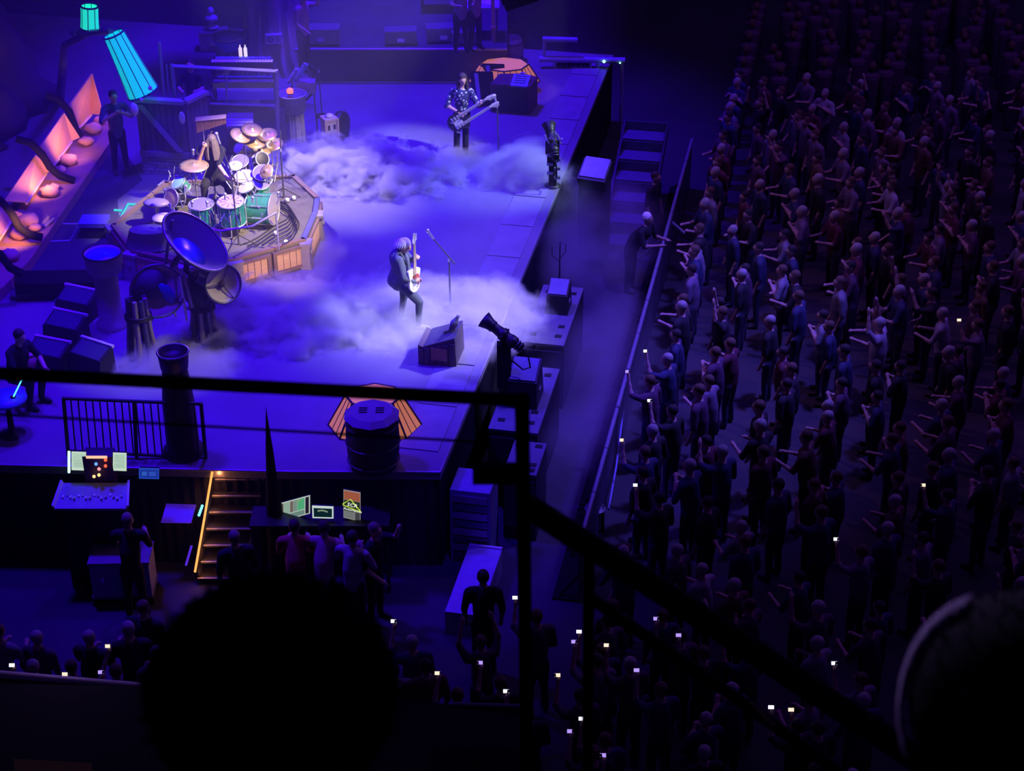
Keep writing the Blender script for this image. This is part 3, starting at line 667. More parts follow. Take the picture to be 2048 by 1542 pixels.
# percussion things on the left apron of the riser
t = T('amplifier', 'small square amplifier with pale grille at the left of the toms', 'amplifier', G(374, 440, RZ))
MB().box((0, 0, .2), (.34, .25, .36)).build('cabinet', BLACK, t); MB().box((0, -.13, .2), (.28, .02, .28)).build('grille', pm('tan_grille', (.4, .37, .3), .9, scale=60), t); MB().box((0, -.02, .39), (.12, .03, .03)).build('handle', BLACK, t)
t = T('fringed_table', 'low table draped in fringed grey cloth in front of the kit', 'table', G(302, 494, RZ))
b = MB(); rr = 44; P0 = []
for k in range(rr):
    a = 2 * math.pi * k / rr; f = 1 + .06 * math.sin(k * 2.9)
    P0.append((.34 * math.cos(a), .2 * math.sin(a), f))
b.add([(x, y, .34) for x, y, f in P0] + [(x * 1.22 * f, y * 1.3 * f, .03) for x, y, f in P0], [tuple(range(rr))] + [(k, (k + 1) % rr, rr + (k + 1) % rr, rr + k) for k in range(rr)], True)
b.build('cloth', pm('fringed_cloth', (.22, .2, .26), .95, scale=25, bump=.4), t)
MB().box((0, 0, .17), (.3, .18, .3)).build('frame', DARKW, t)
t = T('saddle_stool', 'padded stool with a curved violet seat by the fringed table', 'stool', G(318, 452, RZ))
MB().ell((0, 0, .45), (.24, .15, .07), 14, 8).build('seat', pm('violet_leather', (.28, .22, .42), .4), t); MB().cyl((0, 0, 0), (0, 0, .42), .03).build('post', CHROME, t); MB().lathe([(0, 0), (.2, 0), (.03, .06), (0, .06)], 16).build('base', CHROME, t)
t = T('timpani_bowl', 'round brass bowl drum next to the violet stool', 'drum', G(330, 470, RZ))
MB().lathe([(.03, .02), (.14, .12), (.19, .3), (.19, .34)], 20).build('bowl', pm('brass_bowl', (.7, .62, .45), .3, .7), t); MB().lathe([(0, .335), (.19, .335), (.19, .345), (0, .345)], 20).build('skin', HEADP, t)
MB().cyl((0, 0, 0), (0, 0, .05), .08).build('foot', STEEL, t)

# ------------------------------------------------------------------ microphone stands at the front of the deck
B0 = G(901, 618); mic_stand('black boom stand with microphone reaching towards the guitarist', B0, A(898, 520, B0.y), A(867, 478, B0.y), A(910, 528, B0.y))
B0 = G(998, 318); mic_stand('straight black microphone stand beside the bassist', B0, A(994, 212, B0.y), A(993, 208, B0.y), base_r=.15)

# ------------------------------------------------------------------ wedge with a bird on it, robotic light
wp = G(882, 712)
t = T('scenic_wedge', 'low dark timber wedge on the deck with a bird perched on it', 'box', wp, -YAW)
b = MB(); w = .30
pr = [(-.30, 0), (.32, 0), (.30, .50), (-.20, .30), (-.30, .34)]
b.add([(x, -w, z) for x, z in pr] + [(x, w, z) for x, z in pr], [(4, 3, 2, 1, 0), (5, 6, 7, 8, 9)] + [(i, (i + 1) % 5, 5 + (i + 1) % 5, 5 + i) for i in range(5)])
WEDG = pm('wedge_timber', (.10, .075, .09), .8, scale=4, stretch=(6, 1, 1), bump=.3); b.build('box', WEDG, t)
for k in range(6):
    x = -.25 + k * .10; h = .28 + .03 * k
    MB().box((x, -w - .012, h / 2), (.085, .024, h - .02)).build('board', WEDG, t)
MB().slab([(-.2, -w, .31), (.3, -w, .51), (.3, w, .51), (-.2, w, .31)], .03).build('lid', pm('wedge_lid', (.08, .07, .12), .5), t)
MB().box((.05, -w - .03, .22), (.26, .02, .22)).build('plate', pm('copper_plate', (.25, .13, .09), .4, .5), t)
t = T('bird_figure', 'grey bird figure with raised beak perched on the timber wedge', 'bird', wp + V3(.22, -.06, .50), -YAW)
bb = MB().lathe([(0, -.14), (.03, -.12), (.062, -.03), (.066, .03), (.045, .09), (.026, .13), (.03, .155), (.022, .18), (0, .185)], 14, d=(.45, 0, 1), c=(0, 0, .12))
bb.build('body', pm('grey_feather', (.25, .25, .32), .8, scale=30, bump=.4), t); MB().cyl((.085, 0, .29), (.13, 0, .27), .012, .001, 8).build('beak', pm('pale_beak', (.6, .6, .55), .5), t)
MB().slab([(-.06, -.02, .0), (-.17, -.02, -.05), (-.17, .02, -.05), (-.06, .02, .0)], .012).build('tail', BLACK, t)
for s in (-1, 1): MB().ell((-.02, .055 * s, .1), (.04, .015, .09), 10, 6, (0, R(25), 0)).build('wing', pm('dark_feather', (.12, .12, .18), .8), t)
for s in (-1, 1): MB().cyl((0, .02 * s, .03), (0.01, .02 * s, -.0), .006, n=5).build('leg', BLACK, t)

def robot_light(label, base, top, aim, sc=1.0, parts=True):
    base = Vector(base); t = T('robotic_light', label, 'light', base)
    top = Vector(top) - base; aim = Vector(aim).normalized(); side = aim.cross(V3(0, 0, 1)).normalized()
    MB().lathe([(0, 0), (.16, 0), (.16, .02), (.07, .05), (0, .05)], 18).build('base', BLACK, t)
    MB().box((0, 0, top.z * .32), (.15, .15, top.z * .62)).build('post', BLACK, t)
    MB().box((0, 0, top.z * .8), (.22, .16, top.z * .32)).build('yoke_box', BLACK, t)
    c = top + aim * .06
    b = MB().lathe([(0, -.34), (.07, -.34), (.075, -.22), (.10, -.2), (.10, -.10), (.085, -.09), (.085, -.02), (.11, 0), (.11, .06), (.09, .08), (.08, .2), (.1, .24)], 16, c=c, d=aim)
    b.build('lamp_housing', BLACK, t)
    MB().lathe([(.09, .22), (.10, .30), (.14, .42), (.13, .42), (.09, .30)], 16, c=c, d=aim, cap=False).build('lens_hood', BLACK, t)
    MB().lathe([(0, .235), (.085, .235), (.085, .245), (0, .26)], 16, c=c, d=aim).build('lens', pm('lens_glass', (.1, .1, .15), .1), t)
    for k in range(5): MB().ring(c + aim * (-.30 + .055 * k), .085, .009, aim, 18, 5).build('cooling_fin', STEEL, t)
    for s in (-1, 1): MB().box(tuple(c + side * .12 * s - V3(0, 0, .08)), (.03, .05, .26)).build('yoke_arm', BLACK, t)
    e = c - aim * .34
    MB().tube([e, e - aim * .12 - V3(0, 0, .05), e - aim * .16 - V3(0, 0, .22), e - aim * .02 - V3(0, 0, .36), c - V3(0, 0, .34)], .013, 6).build('cable', BLACK, t)
    return t
B0 = G(1008, 756); B0.z = ZF; robot_light('black robotic spotlight on a post aimed at the guitarist', B0, A(1016, 676, B0.y), (-.70, .35, .42))
B0 = G(1105, 372); t = robot_light('tall black robotic light post at the far stage corner', B0, A(1106, 292, B0.y), (-.15, .75, .55))
o = t.location; m = MB()
for k in range(9): m.tube([A(1090 + k * 4, 270 + 8 * math.sin(k), B0.y - .05) - o, A(1094 + k * 4, 280 + 8 * math.sin(k * 2), B0.y - .05) - o], .014, 5)
m.build('frost_bracket', CHROME, t)
for k in range(6):
    p = A(1100 + 14 * (k % 2), 310 + k * 9, B0.y - .1) - o; MB().box(tuple(p), (.12, .06, .05)).build('clamp', GREY, t)
# ------------------------------------------------------------------ scenic machine of dishes on bundled pipes
CB = Vector((0, -math.cos(PITCH), math.sin(PITCH))); CU = Vector((0, math.sin(PITCH), math.cos(PITCH)))
def tilt(ax, ay, c):
    """unit direction whose foreshortening towards the seats is c"""
    s = math.sqrt(1 - c * c) / math.hypot(ax, ay); return (CB * c + (V3(1, 0, 0) * ax + CU * ay) * s).normalized()
DISHIN = pm('dish_mesh', (.06, .05, .08), .7, scale=60, var=.4)
BEIGE = pm('beige_bowl', (.62, .55, .42), .4, scale=3)
BLUEP = pm('blue_lens', (.03, .03, .5), .3)
PIPE = pm('old_pipe', (.36, .31, .28), .5, .4, scale=8, bump=.3)
t = T('scenic_machine', 'scenic machine of three round dishes on bundled pipe legs', 'machine', G(345, 690))
o = t.location
def dish(px, py, Y, n, r, depth, inner, nm, extra=None):
    c = A(px, py, Y) - o
    d = MB().lathe([(.03, -depth), (r * .45, -depth * .85), (r * .8, -depth * .45), (r, 0), (r * .98, .0), (r * .78, -depth * .4), (r * .44, -depth * .78), (0, -depth * .92)], 32, c=c, d=n, cap=False).build(nm, inner, t)
    MB().ring(c, r, .022, n, 36, 6).build('rim', STEEL, d)
    return c, d
Yd = o.y + .1
n1 = tilt(.73, .68, .47); c1, d1 = dish(391, 483, Yd, n1, .60, .16, DISHIN, 'upper_dish')
u1 = n1.cross(V3(0, 0, 1)).normalized(); w1 = n1.cross(u1)
MB().lathe([(0, 0), (.3, 0), (.3, .012), (0, .012)], 24, c=c1 + (u1 * .75 - V3(0, 0, .1)).normalized() * .24 - n1 * .07, d=n1).build('blue_lens', BLUEP, d1)
n2 = tilt(.3, -.25, .95); c2, d2 = dish(315, 582, Yd - .25, n2, .42, .14, BEIGE, 'left_dish')
MB().lathe([(0, 0), (.24, 0), (.24, .03), (0, .03)], 24, c=c2 + V3(-.08, 0, .12) - n2 * .04, d=n2).build('dark_disc', DISHIN, d2)
MB().ell(tuple(c2 + V3(.15, 0, -.05) - n2 * .04), (.11, .05, .2), 12, 8, (0, R(-30), 0)).build('blue_lobe', BLUEP, d2)
for a in (R(215), R(330)):
    e = n2.cross(V3(0, 0, 1)).normalized(); f = e.cross(n2)
    MB().cyl(c2 - n2 * .02, c2 + (e * math.cos(a) + f * math.sin(a)) * .41, .012, n=6).build('spoke', BLACK, d2)
n3 = tilt(.75, -.1, .82); c3, d3 = dish(446, 568, Yd - .1, n3, .31, .12, BEIGE, 'right_dish')
MB().ell(tuple(c3 - n3 * .05), .055, 10, 8).build('hub', DARKW, d3)
e = n3.cross(V3(0, 0, 1)).normalized(); f = e.cross(n3)
for a in (0.1, 2.2, 4.3): MB().cyl(c3 - n3 * .05, c3 + (e * math.cos(a) + f * math.sin(a)) * .3, .01, n=6).build('spoke', STEEL, d3)
for k in range(7): MB().ring(A(396 + 3.6 * k, 556 + 2.2 * k, Yd) - o, .07, .014, (1, 0, -.5), 16, 5).build('coil', GREY, t)
MB().cyl(A(392, 553, Yd) - o, A(424, 573, Yd) - o, .05, n=10).build('coil_core', BLACK, t)
for (x0, y0, x1, y1, r_, m_) in ((360, 553, 374, 642, .025, WHITE), (368, 552, 384, 615, .035, PIPE), (350, 552, 356, 612, .02, STEEL), (345, 612, 352, 634, .02, GREY)):
    MB().cyl(A(x0, y0, Yd - .2) - o, A(x1, y1, Yd - .2) - o, r_, r_ * .8, 8).build('hanging_tube', m_, t)
for nm, cx, yb, yt, n, w in (('left', 286, 712, 608, 8, 26), ('right', 410, 672, 600, 8, 24)):
    bs = G(cx, yb); 
    for k in range(n):
        a = 2 * math.pi * k / n; dx = .17 * math.cos(a); dy = .17 * math.sin(a)
        top = A(cx, yt, bs.y) ; leg = MB().tube([V3(bs.x + dx * 1.3, bs.y + dy * 1.3, 0) - o, V3(bs.x + dx, bs.y + dy, (top.z) * .5) - o, V3(bs.x + dx * .8, bs.y + dy * .8, top.z + .1) - o], [.045, .04, .04], 8)
        leg.build('leg', [PIPE, STEEL, BLACK][k % 3], t)
    for z in (.45, .55, .62): MB().ring(V3(bs.x, bs.y, top.z * .6 + z * .3) - o, .2, .02, (0, .05, 1), 20, 5).build('binding', BLACK, t)
    hs = .5 if nm == 'left' else 1
    MB().lathe([(.2 * hs, -.1), (.26 * hs, 0), (.24 * hs, .3 * hs), (.14 * hs, .42 * hs)], 16, c=V3(bs.x, bs.y + (.2 if hs < 1 else 0), top.z + .05) - o).build('housing', BLACK, t)
    for k in range(6):
        a = k * 1.1
        if hs < 1: continue
        MB().tube([V3(bs.x + .22 * math.cos(a), bs.y + .22 * math.sin(a), top.z + .3) - o, V3(bs.x + .34 * math.cos(a), bs.y + .3 * math.sin(a), top.z + .1) - o, V3(bs.x + .24 * math.cos(a + .4), bs.y + .24 * math.sin(a + .4), top.z - .12) - o], .011, 5).build('cable', BLACK, t)
MB().tube([A(300, 640, Yd) - o, A(330, 560, Yd + .1) - o, A(352, 520, Yd + .1) - o, c1 - n1 * .17], .05, 8).build('arm', STEEL, t)
MB().tube([A(408, 600, Yd) - o, A(390, 560, Yd + .1) - o, A(372, 540, Yd + .1) - o, c1 - n1 * .17], .05, 8).build('arm', BLACK, t)
MB().tube([A(345, 440, Yd) - o, A(336, 490, Yd) - o, A(330, 540, Yd + .05) - o, c2 - n2 * .1], .025, 8).build('arm', STEEL, t)
MB().tube([A(410, 600, Yd) - o, c3 - n3 * .12], .05, 8).build('arm', BLACK, t)

# ------------------------------------------------------------------ stone pillars and scenic columns
def pillar(label, base, topz, r0, r1, cap_r, cap_h, mat, capmat, rimmat, name='pillar'):
    t = T(name, label, 'pillar', base)
    MB().lathe([(r0 * 1.25, 0), (r0 * 1.25, .08), (r0, .12), (r0 * .98, topz * .5), (r1, topz - cap_h)], 24).build('shaft', mat, t)
    MB().lathe([(r1, topz - cap_h), (cap_r * .9, topz - cap_h), (cap_r, topz - .03), (cap_r, topz), (cap_r * .93, topz), (cap_r * .9, topz - .06), (0, topz - .07)], 28).build('drum_cap', capmat, t)
    MB().ring((0, 0, topz), cap_r, .018, n=32, m=6).build('rim', rimmat, t)
    return t
B0 = G(224, 652); tz = A(229, 505, B0.y).z
t = pillar('round stone pillar topped by a wide shallow drum left of the dishes', B0, tz, .2, .19, .31, .32, STONE, STONE, BLACK)
MB().lathe([(0, tz - .05), (.28, tz - .05), (.28, tz - .04), (0, tz - .03)], 24).build('blue_skin', BLUEP, t)
B0 = G(368, 905); tz = A(371, 704, B0.y).z
t = pillar('dark cylindrical pillar rising behind the slatted railing', B0, tz, .24, .18, .22, .25, BLACK, BLACK, STEEL)
B0 = G(592, 302); tz = A(590, 188, B0.y).z
t = pillar('ribbed stone column with a red lamp on its top', B0, tz, .2, .17, .27, .35, STONE, pm('violet_stone', (.2, .17, .25), .8, scale=5, bump=.4), STONE)
for k in range(10):
    a = k * .628; MB().cyl((.2 * math.cos(a), .2 * math.sin(a), .12), (.18 * math.cos(a), .18 * math.sin(a), tz - .38), .022, n=6).build('flute', STONE, t)
t = T('red_lamp', 'small glowing red lamp standing on the ribbed stone column', 'lamp', V3(B0.x - .04, B0.y, tz))
MB().ell((0, 0, .06), (.07, .06, .07), 12, 8).build('globe', glow('red_glow', (1, .16, .07), 1.6, (.6, .1, .08)), t); MB().lathe([(0, -.0), (.06, 0), (.05, .02), (0, .02)], 12).build('base', BLACK, t)
MB().cyl((.07, 0, .0), (.07, 0, .12), .015, n=6).build('glass_tube', WHITE, t)
# keyboards on a stand behind the column and a microphone boom
Yk = G(620, 305).y + .5
t = T('keyboard_rig', 'two slanted blue-lit keyboards on a stand behind the stone column', 'keyboard', V3(A(600, 200, Yk).x, Yk, 0))
o = t.location
for k, (x0, y0, x1, y1) in enumerate(((577, 165, 594, 138), (592, 158, 611, 128))):
    a = A(x0, y0, Yk) - o; c = A(x1, y1, Yk) - o
    kb = MB().slab([a + V3(-.03, -.03, 0), a + V3(.05, .02, 0), c + V3(.05, .02, 0), c + V3(-.03, -.03, 0)], .05).build('keyboard', pm('blue_keybed', (.1, .18, .6), .4), t)
    for j in range(8):
        p = a.lerp(c, (j + .5) / 8) + V3(0, -.03, .04); MB().box(tuple(p), (.05, .05, .012)).build('key', WHITE, kb)
for x0 in (575, 628):
    p = A(x0, 185, Yk) - o; MB().tube([p, V3(p.x * 1.1, 0, 0)], .018, 6).build('leg', STEEL, t)
MB().box(tuple(A(613, 172, Yk) - o), (.36, .25, .22)).build('control_box', pm('mauve_box', (.3, .2, .25), .7), t)
MB().tube([A(595, 185, Yk) - o, A(613, 200, Yk) - o, A(625, 185, Yk) - o], .03, 6).build('cross_bar', BLACK, t)
B0 = G(644, 232); mic_stand('black stand with a bright microphone beside the blue keyboards', B0, A(637, 142, B0.y), A(628, 160, B0.y - .1), A(640, 134, B0.y))
# pale crate with a round dark case behind it
B0 = G(661, 294); t = T('wooden_crate', 'tall pale wooden crate standing in the fog beside the column', 'crate', B0, R(28))
MB().box((0, 0, .33), (.26, .26, .64)).build('box', pm('crate_wood', (.6, .5, .42), .7, scale=5, bump=.3), t)
for z in (.06, .62): MB().box((0, 0, z), (.29, .29, .05)).build('batten', WOOD, t)
for x in (-.06, .06): MB().box((x, -.135, .47), (.04, .02, .1)).build('vent', BLACK, t)
for s in (-1, 1): MB().box((.13 * s, -.135, .33), (.04, .03, .6)).build('corner_board', WOOD, t)
MB().ell((0, -.02, .68), (.08, .08, .05), 12, 6).build('cap_knob', WHITE, t)
B1 = G(682, 285); t = T('round_case', 'dark round instrument case on its edge behind the pale crate', 'case', B1)
MB().lathe([(.0, -.09), (.28, -.09), (.31, -.05), (.31, .05), (.28, .09), (0, .09)], 24, c=(0, .05, .33), d=(1, -.35, 0)).build('shell', BLACK, t)
for a in (.6, 2.0, 3.5): MB().box((.07, .05 + .22 * math.sin(a) * .4, .33 + .25 * math.cos(a)), (.05, .04, .05)).build('latch', CHROME, t)
MB().box((0, .05, .03), (.24, .3, .05)).build('foot', STEEL, t)

# ------------------------------------------------------------------ keyboard booth: brick plinth, plank walls, timber frame with clear panes
BOOTH = pm('booth_planks', (.16, .13, .17), .75, scale=4, stretch=(6, 6, 1), bump=.3)
BEAM = pm('booth_beam', (.30, .25, .34), .7, scale=4, bump=.3)
BRICKM = pm('painted_brick', (.42, .40, .46), .85, scale=9, bump=.3)
q = [G(287, 346), G(383, 352), G(425, 330)]
t = T('keyboard_booth', 'dark plank booth on a painted brick plinth behind the drums', 'booth', q[0])
o = t.location; L = [p - o for p in q]; back = V3(0, .6, 0)
bk = [L[0] + back, L[2] + back]
poly = [(L[0].x, L[0].y), (L[1].x, L[1].y), (L[2].x, L[2].y), (bk[1].x, bk[1].y), (bk[0].x, bk[0].y)]
zt = A(287, 192, q[0].y).z - .1; zb = .42
MB().ngon_prism([(x + .0, y + .04) for x, y in poly], 0, zt - .3).build('core', DARKW, t)
for a, c in ((L[0], L[1]), (L[1], L[2])):
    d = c - a; ln = d.length; dn = d / ln; nn = V3(dn.y, -dn.x, 0)
    rows = 6; bw = .16; bh = zb / rows
    for r_ in range(rows):
        x = -(r_ % 2) * bw / 2
        while x < ln - .02:
            s0 = max(x, 0) + .006; s1 = min(x + bw, ln) - .006; z0 = r_ * bh + .006; z1 = (r_ + 1) * bh - .006; e = .03 + random.uniform(0, .015)
            if s1 - s0 > .03:
                P8 = [a + dn * s + nn * g + V3(0, 0, z) for z in (z0, z1) for s, g in ((s0, 0), (s0, e), (s1, e), (s1, 0))]
                MB().hexa([P8[1], P8[2], P8[3], P8[0], P8[5], P8[6], P8[7], P8[4]]).build('brick', BRICKM, t)
            x += bw
    n = max(2, int(ln / .12)); w = ln / n
    for k in range(n):
        a0 = a + dn * (k * w + .006); a1 = a + dn * ((k + 1) * w - .006)
        MB().hexa([p + V3(0, 0, z) for z in (zb + .07, zt) for p in (a0 + nn * .03, a1 + nn * .03, a1, a0)]).build('plank', BOOTH, t)
    MB().hexa([p + V3(0, 0, z) for z in (zb - .02, zb + .08) for p in (a + nn * .07, c + nn * .07, c, a)]).build('sill_beam', BEAM, t)
    MB().hexa([p + V3(0, 0, z) for z in (zt, zt + .07) for p in (a + nn * .09, c + nn * .09, c - nn * .08, a - nn * .08)]).build('top_beam', BEAM, t)
a, c = L[0], L[1]
MB().slab([a + V3(.02, -.07, zt - .04), a + V3(.14, -.07, zt - .04), c + V3(-.1, -.07, zb + .12), c + V3(-.22, -.07, zb + .12)], .04).build('brace', BEAM, t)
Ys = q[2].y + .35
pa = pm('clear_pane', (.8, .8, 1), .02, trans=1.0, var=.01)
for (x0, y0, x1, y1, w_) in ((319, 84, 328, 190, .06), (343, 128, 352, 205, .08), (333, 128, 338, 200, .035), (553, 140, 557, 385, .09), (343, 132, 556, 143, .08), (352, 205, 556, 212, .06), (452, 138, 454, 208, .04)):
    Yp = Ys; p0 = A(x0, y0, Yp) - o; p1 = A(x1, y1, Yp) - o
    MB().cyl(p0, p1, w_ * .5, n=4, smooth=False).build('frame_beam', BEAM, t)
for x0, x1 in ((352, 452), (454, 553)):
    P4 = [A(x0, 207, Ys) - o, A(x1, 207, Ys) - o, A(x1, 140, Ys) - o, A(x0, 136, Ys) - o]
    MB().slab(P4, .012).build('pane', pa, t)
MB().hexa([A(x, y, Ys + .05) - o for x, y in ((420, 330), (556, 385), (556, 384), (420, 329))] + [A(x, y, Ys + .05) - o for x, y in ((420, 210), (556, 215), (556, 214), (420, 209))]) if 0 else None
MB().box(((A(490, 212, Ys) - o).x, Ys + .9 - o.y, (A(490, 212, Ys) - o).z / 2 - .05), (1.5, 1.6, (A(490, 212, Ys) - o).z - .1)).build('rear_deck', BOOTH, t)
for k in range(4):
    p = A(480, 232 + 6 * k, Ys - .2 - .12 * k) - o; MB().box((p.x, p.y, p.z), (.5, .22, .05)).build('step', BEAM, t)
MB().ell(tuple(A(364, 236, q[1].y - .15) - o), (.06, .02, .13), 10, 8).build('oval_plate', WHITE, t)
# keyboards, player and clutter seen through the panes
Yb = Ys + 1.0; zd = A(490, 212, Ys).z - .1
t = T('person', 'keyboard player in dark clothes standing behind the clear panes', 'person', V3(A(388, 200, Yb).x, Yb, 0.0))
def stand_prims(arm=0, lean=0.0, seat=False, h=1.0):
    P = [(V3(0, 0, .86), V3(0, -lean * .4, 1.12), .135, .15, 1), (V3(0, -lean * .4, 1.12), V3(0, -lean, 1.32), .15, .13, 1), (V3(-.16, -lean, 1.38), V3(.16, -lean, 1.38), .075, .075, 1), (V3(0, -lean, 1.4), V3(0, -lean - .02, 1.5), .055, .05, 0),
         (V3(-.08, 0, .84), V3(-.1, -.02, .46), .095, .068, 2), (V3(-.1, -.02, .46), V3(-.12, .01, .07), .068, .05, 2), (V3(.08, 0, .84), V3(.1, -.02, .46), .095, .068, 2), (V3(.1, -.02, .46), V3(.12, .01, .07), .068, .05, 2),
         (V3(-.12, .01, .045), V3(-.13, -.15, .035), .045, .036, 4), (V3(.12, .01, .045), V3(.13, -.15, .035), .045, .036, 4)]
    for s in (-1, 1):
        sh = V3(.2 * s, -lean, 1.37)
        if arm == 0: el, wr = sh + V3(.06 * s, .02, -.28), sh + V3(.04 * s, -.06, -.52)
        elif arm == 1: el, wr = sh + V3(.05 * s, -.1, -.24), sh + V3(-.04 * s, -.33, -.2)
        elif arm == 2: el, wr = sh + V3(.08 * s, -.12, .2), sh + V3(.02 * s, -.16, .46)
        elif arm == 3: el, wr = (sh + V3(.05 * s, -.2, .02), sh + V3(-.02 * s, -.3, .24)) if s == 1 else (sh + V3(.05 * s, .0, -.28), sh + V3(.02 * s, -.2, -.4))
        else: el, wr = sh + V3(.1 * s, -.05, -.22), sh + V3(-.14 * s, -.2, -.05)
        P += [(sh, el, .066, .052, 1), (el, wr, .045, .032, 0), (wr, wr + (wr - el).normalized() * .09, .034, .038, 0), (wr + (wr - el).normalized() * .1, wr + (wr - el).normalized() * .16 + V3(-.01 * s, -.02, 0), .022, .016, 0), (wr + (wr - el).normalized() * .05, wr + (wr - el).normalized() * .08 + V3(-.05 * s, -.02, 0), .018, .013, 0)]
    return P + head_prims(V3(0, -lean - .03, 1.60), 0, 0, 1.02, 0, 3)
pb = bpy.data.objects.new('body', figure_mesh('keyboard_player_body', stand_prims(1, .06), [SKIN, BLKCL, BLKCL, HAIRD, SHOEB], .022)); COL.objects.link(pb); pb.parent = t
def keyboard(label, c, w, rz=0):
    t = T('keyboard', label, 'keyboard', c, rz)
    MB().box((0, 0, .05), (w, .32, .09)).build('case', BLACK, t)
    n = int(w / .055)
    for k in range(n): MB().box((-w / 2 + (k + .5) * w / n, -.08, .10), (w / n * .85, .13, .015)).build('key', WHITE, t)
    MB().box((0, .09, .10), (w * .9, .1, .015)).build('control_panel', pm('panel_blue', (.2, .25, .5), .5), t)
    for k in range(5): MB().cyl((-w * .35 + k * w * .17, .1, .1), (-w * .35 + k * w * .17, .1, .13), .015, n=8).build('knob', CHROME, t)
    return t
t2 = T('keyboard_stand', 'black stand of two tiers behind the clear panes', 'stand', V3(A(492, 200, Ys + .5).x, Ys + .5, zd))
for s in (-1, 1):
    for s2 in (-1, 1): MB().cyl((.6 * s, .12 * s2, 0), (.6 * s, .12 * s2, .75), .02, n=6).build('leg', BLACK, t2)
for z in (.35, .75): MB().box((0, 0, z), (1.3, .3, .03)).build('shelf', BLACK, t2)
keyboard('long keyboard with pale keys on the upper tier behind the panes', t2.location + V3(0, 0, .765), 1.2); keyboard('long keyboard with pale keys on the lower tier behind the panes', t2.location + V3(0, 0, .365), 1.2)
for k, (dx, c_) in enumerate(((-.05, (1, .8, .6)), (.05, (1, .9, .8)))):
    tt = T('bottle_lamp', ('left' if k == 0 else 'right') + ' of the two warm bottle lamps standing on the upper keyboard', 'lamp', t2.location + V3(dx, .1, .895))
    MB().lathe([(0, 0), (.035, 0), (.035, .16), (.012, .2), (.012, .24), (0, .24)], 12).build('bottle', glow('bottle_glow%d' % k, c_, .8, (.7, .6, .5)), tt); MB().cyl((0, 0, .24), (0, 0, .26), .014, n=8).build('cap', BLACK, tt)
for k, (x, y, s_) in enumerate(((430, 80, .42), (470, 118, .5), (540, 130, .34))):
    B0 = G(x, y + 18); t = T('flight_case', ['dark equipment case behind the booth with a figure on it', 'round-topped equipment case behind the frame beam', 'low equipment case beside the tree trunk'][k], 'case', B0, R(4))
    MB().box((0, 0, s_ * .55), (s_ * 1.5, s_, s_)).build('shell', ROAD, t)
    for z in (.1, s_ * 1.05): MB().box((0, 0, z), (s_ * 1.54, s_ * 1.04, .03)).build('edge', GREY, t)
    for sx in (-1, 1): MB().cyl((sx * s_ * .6, 0, 0), (sx * s_ * .6, 0, .06), .05, n=10).build('wheel', BLACK, t)
    MB().box((0, -s_ / 2 - .015, s_ * .5), (.16, .03, .1)).build('handle', CHROME, t)
t = T('violet_bust', 'small violet bust figure standing on the equipment case behind the booth', 'statue', G(430, 98) + V3(-.02, 0, .45 + .05))
MB().lathe([(0, 0), (.14, 0), (.14, .04), (.05, .08), (.06, .14), (.15, .2), (.13, .27), (.05, .31), (.055, .33)], 16).build('torso', pm('violet_plaster', (.4, .25, .6), .6), t); MB().ell((0, 0, .40), (.07, .08, .09), 12, 8).build('head', _M['violet_plaster'], t); MB().ell((0, -.08, .39), (.015, .02, .02), 6, 4).build('nose', _M['violet_plaster'], t)
t = T('parabolic_drum', 'round blue drum on its stand behind the frame beam', 'drum', G(465, 165))
MB().lathe([(.2, .75), (.34, .95), (.36, 1.05), (0, 1.07)], 22).build('shell', pm('blue_shell', (.1, .1, .5), .4), t); MB().ring((0, 0, 1.06), .36, .02).build('hoop', GREY, t)
for k in range(3): MB().cyl((0, 0, .8), (.3 * math.cos(k * 2.1), .3 * math.sin(k * 2.1), 0), .02, n=6).build('leg', STEEL, t)

# ------------------------------------------------------------------ scenic tree trunk behind
t = T('scenic_tree_trunk', 'huge fluted tree trunk rising out of view behind the booth', 'tree', G(553, 152))
TRUNK = pm('trunk_bark', (.26, .2, .3), .85, scale=2.5, stretch=(3, 3, .4), bump=.8, var=.5)
b = MB(); n = 48; prof = [(0, .95), (.3, .72), (1, .60), (2.2, .56), (4, .58), (6.5, .7)]
b.add([((r_ * (1 + .07 * math.sin(k * .9) + .05 * math.sin(k * 2.3 + z))) * math.cos(2 * math.pi * k / n), (r_ * (1 + .07 * math.sin(k * .9) + .05 * math.sin(k * 2.3 + z))) * math.sin(2 * math.pi * k / n), z) for z, r_ in prof for k in range(n)],
      [(i * n + k, i * n + (k + 1) % n, (i + 1) * n + (k + 1) % n, (i + 1) * n + k) for i in range(len(prof) - 1) for k in range(n)], True)
b.build('trunk', TRUNK, t)
for k in range(9):
    a = R(190 + 20 * k); MB().tube([(.55 * math.cos(a), .55 * math.sin(a), 1.6), (.66 * math.cos(a), .66 * math.sin(a), .6), (1.0 * math.cos(a), .9 * math.sin(a), .03)], [.03, .07, .03], 6).build('root', TRUNK, t)
t = T('sign_box', 'small pale lit box standing at the foot of the tree trunk', 'box', G(567, 134) + V3(0, -1.2, 0))
MB().box((0, 0, .5), (.2, .1, 1.0)).build('post', BLACK, t); MB().box((0, 0, 1.1), (.34, .14, .2)).build('case', pm('pale_box', (.5, .5, .7), .5), t); MB().ring((-.07, -.075, 1.1), .05, .012, (0, 1, 0), 12, 4).build('ring_mark', BLACK, t); MB().box((.09, -.075, 1.1), (.02, .01, .12)).build('bar_mark', BLACK, t)

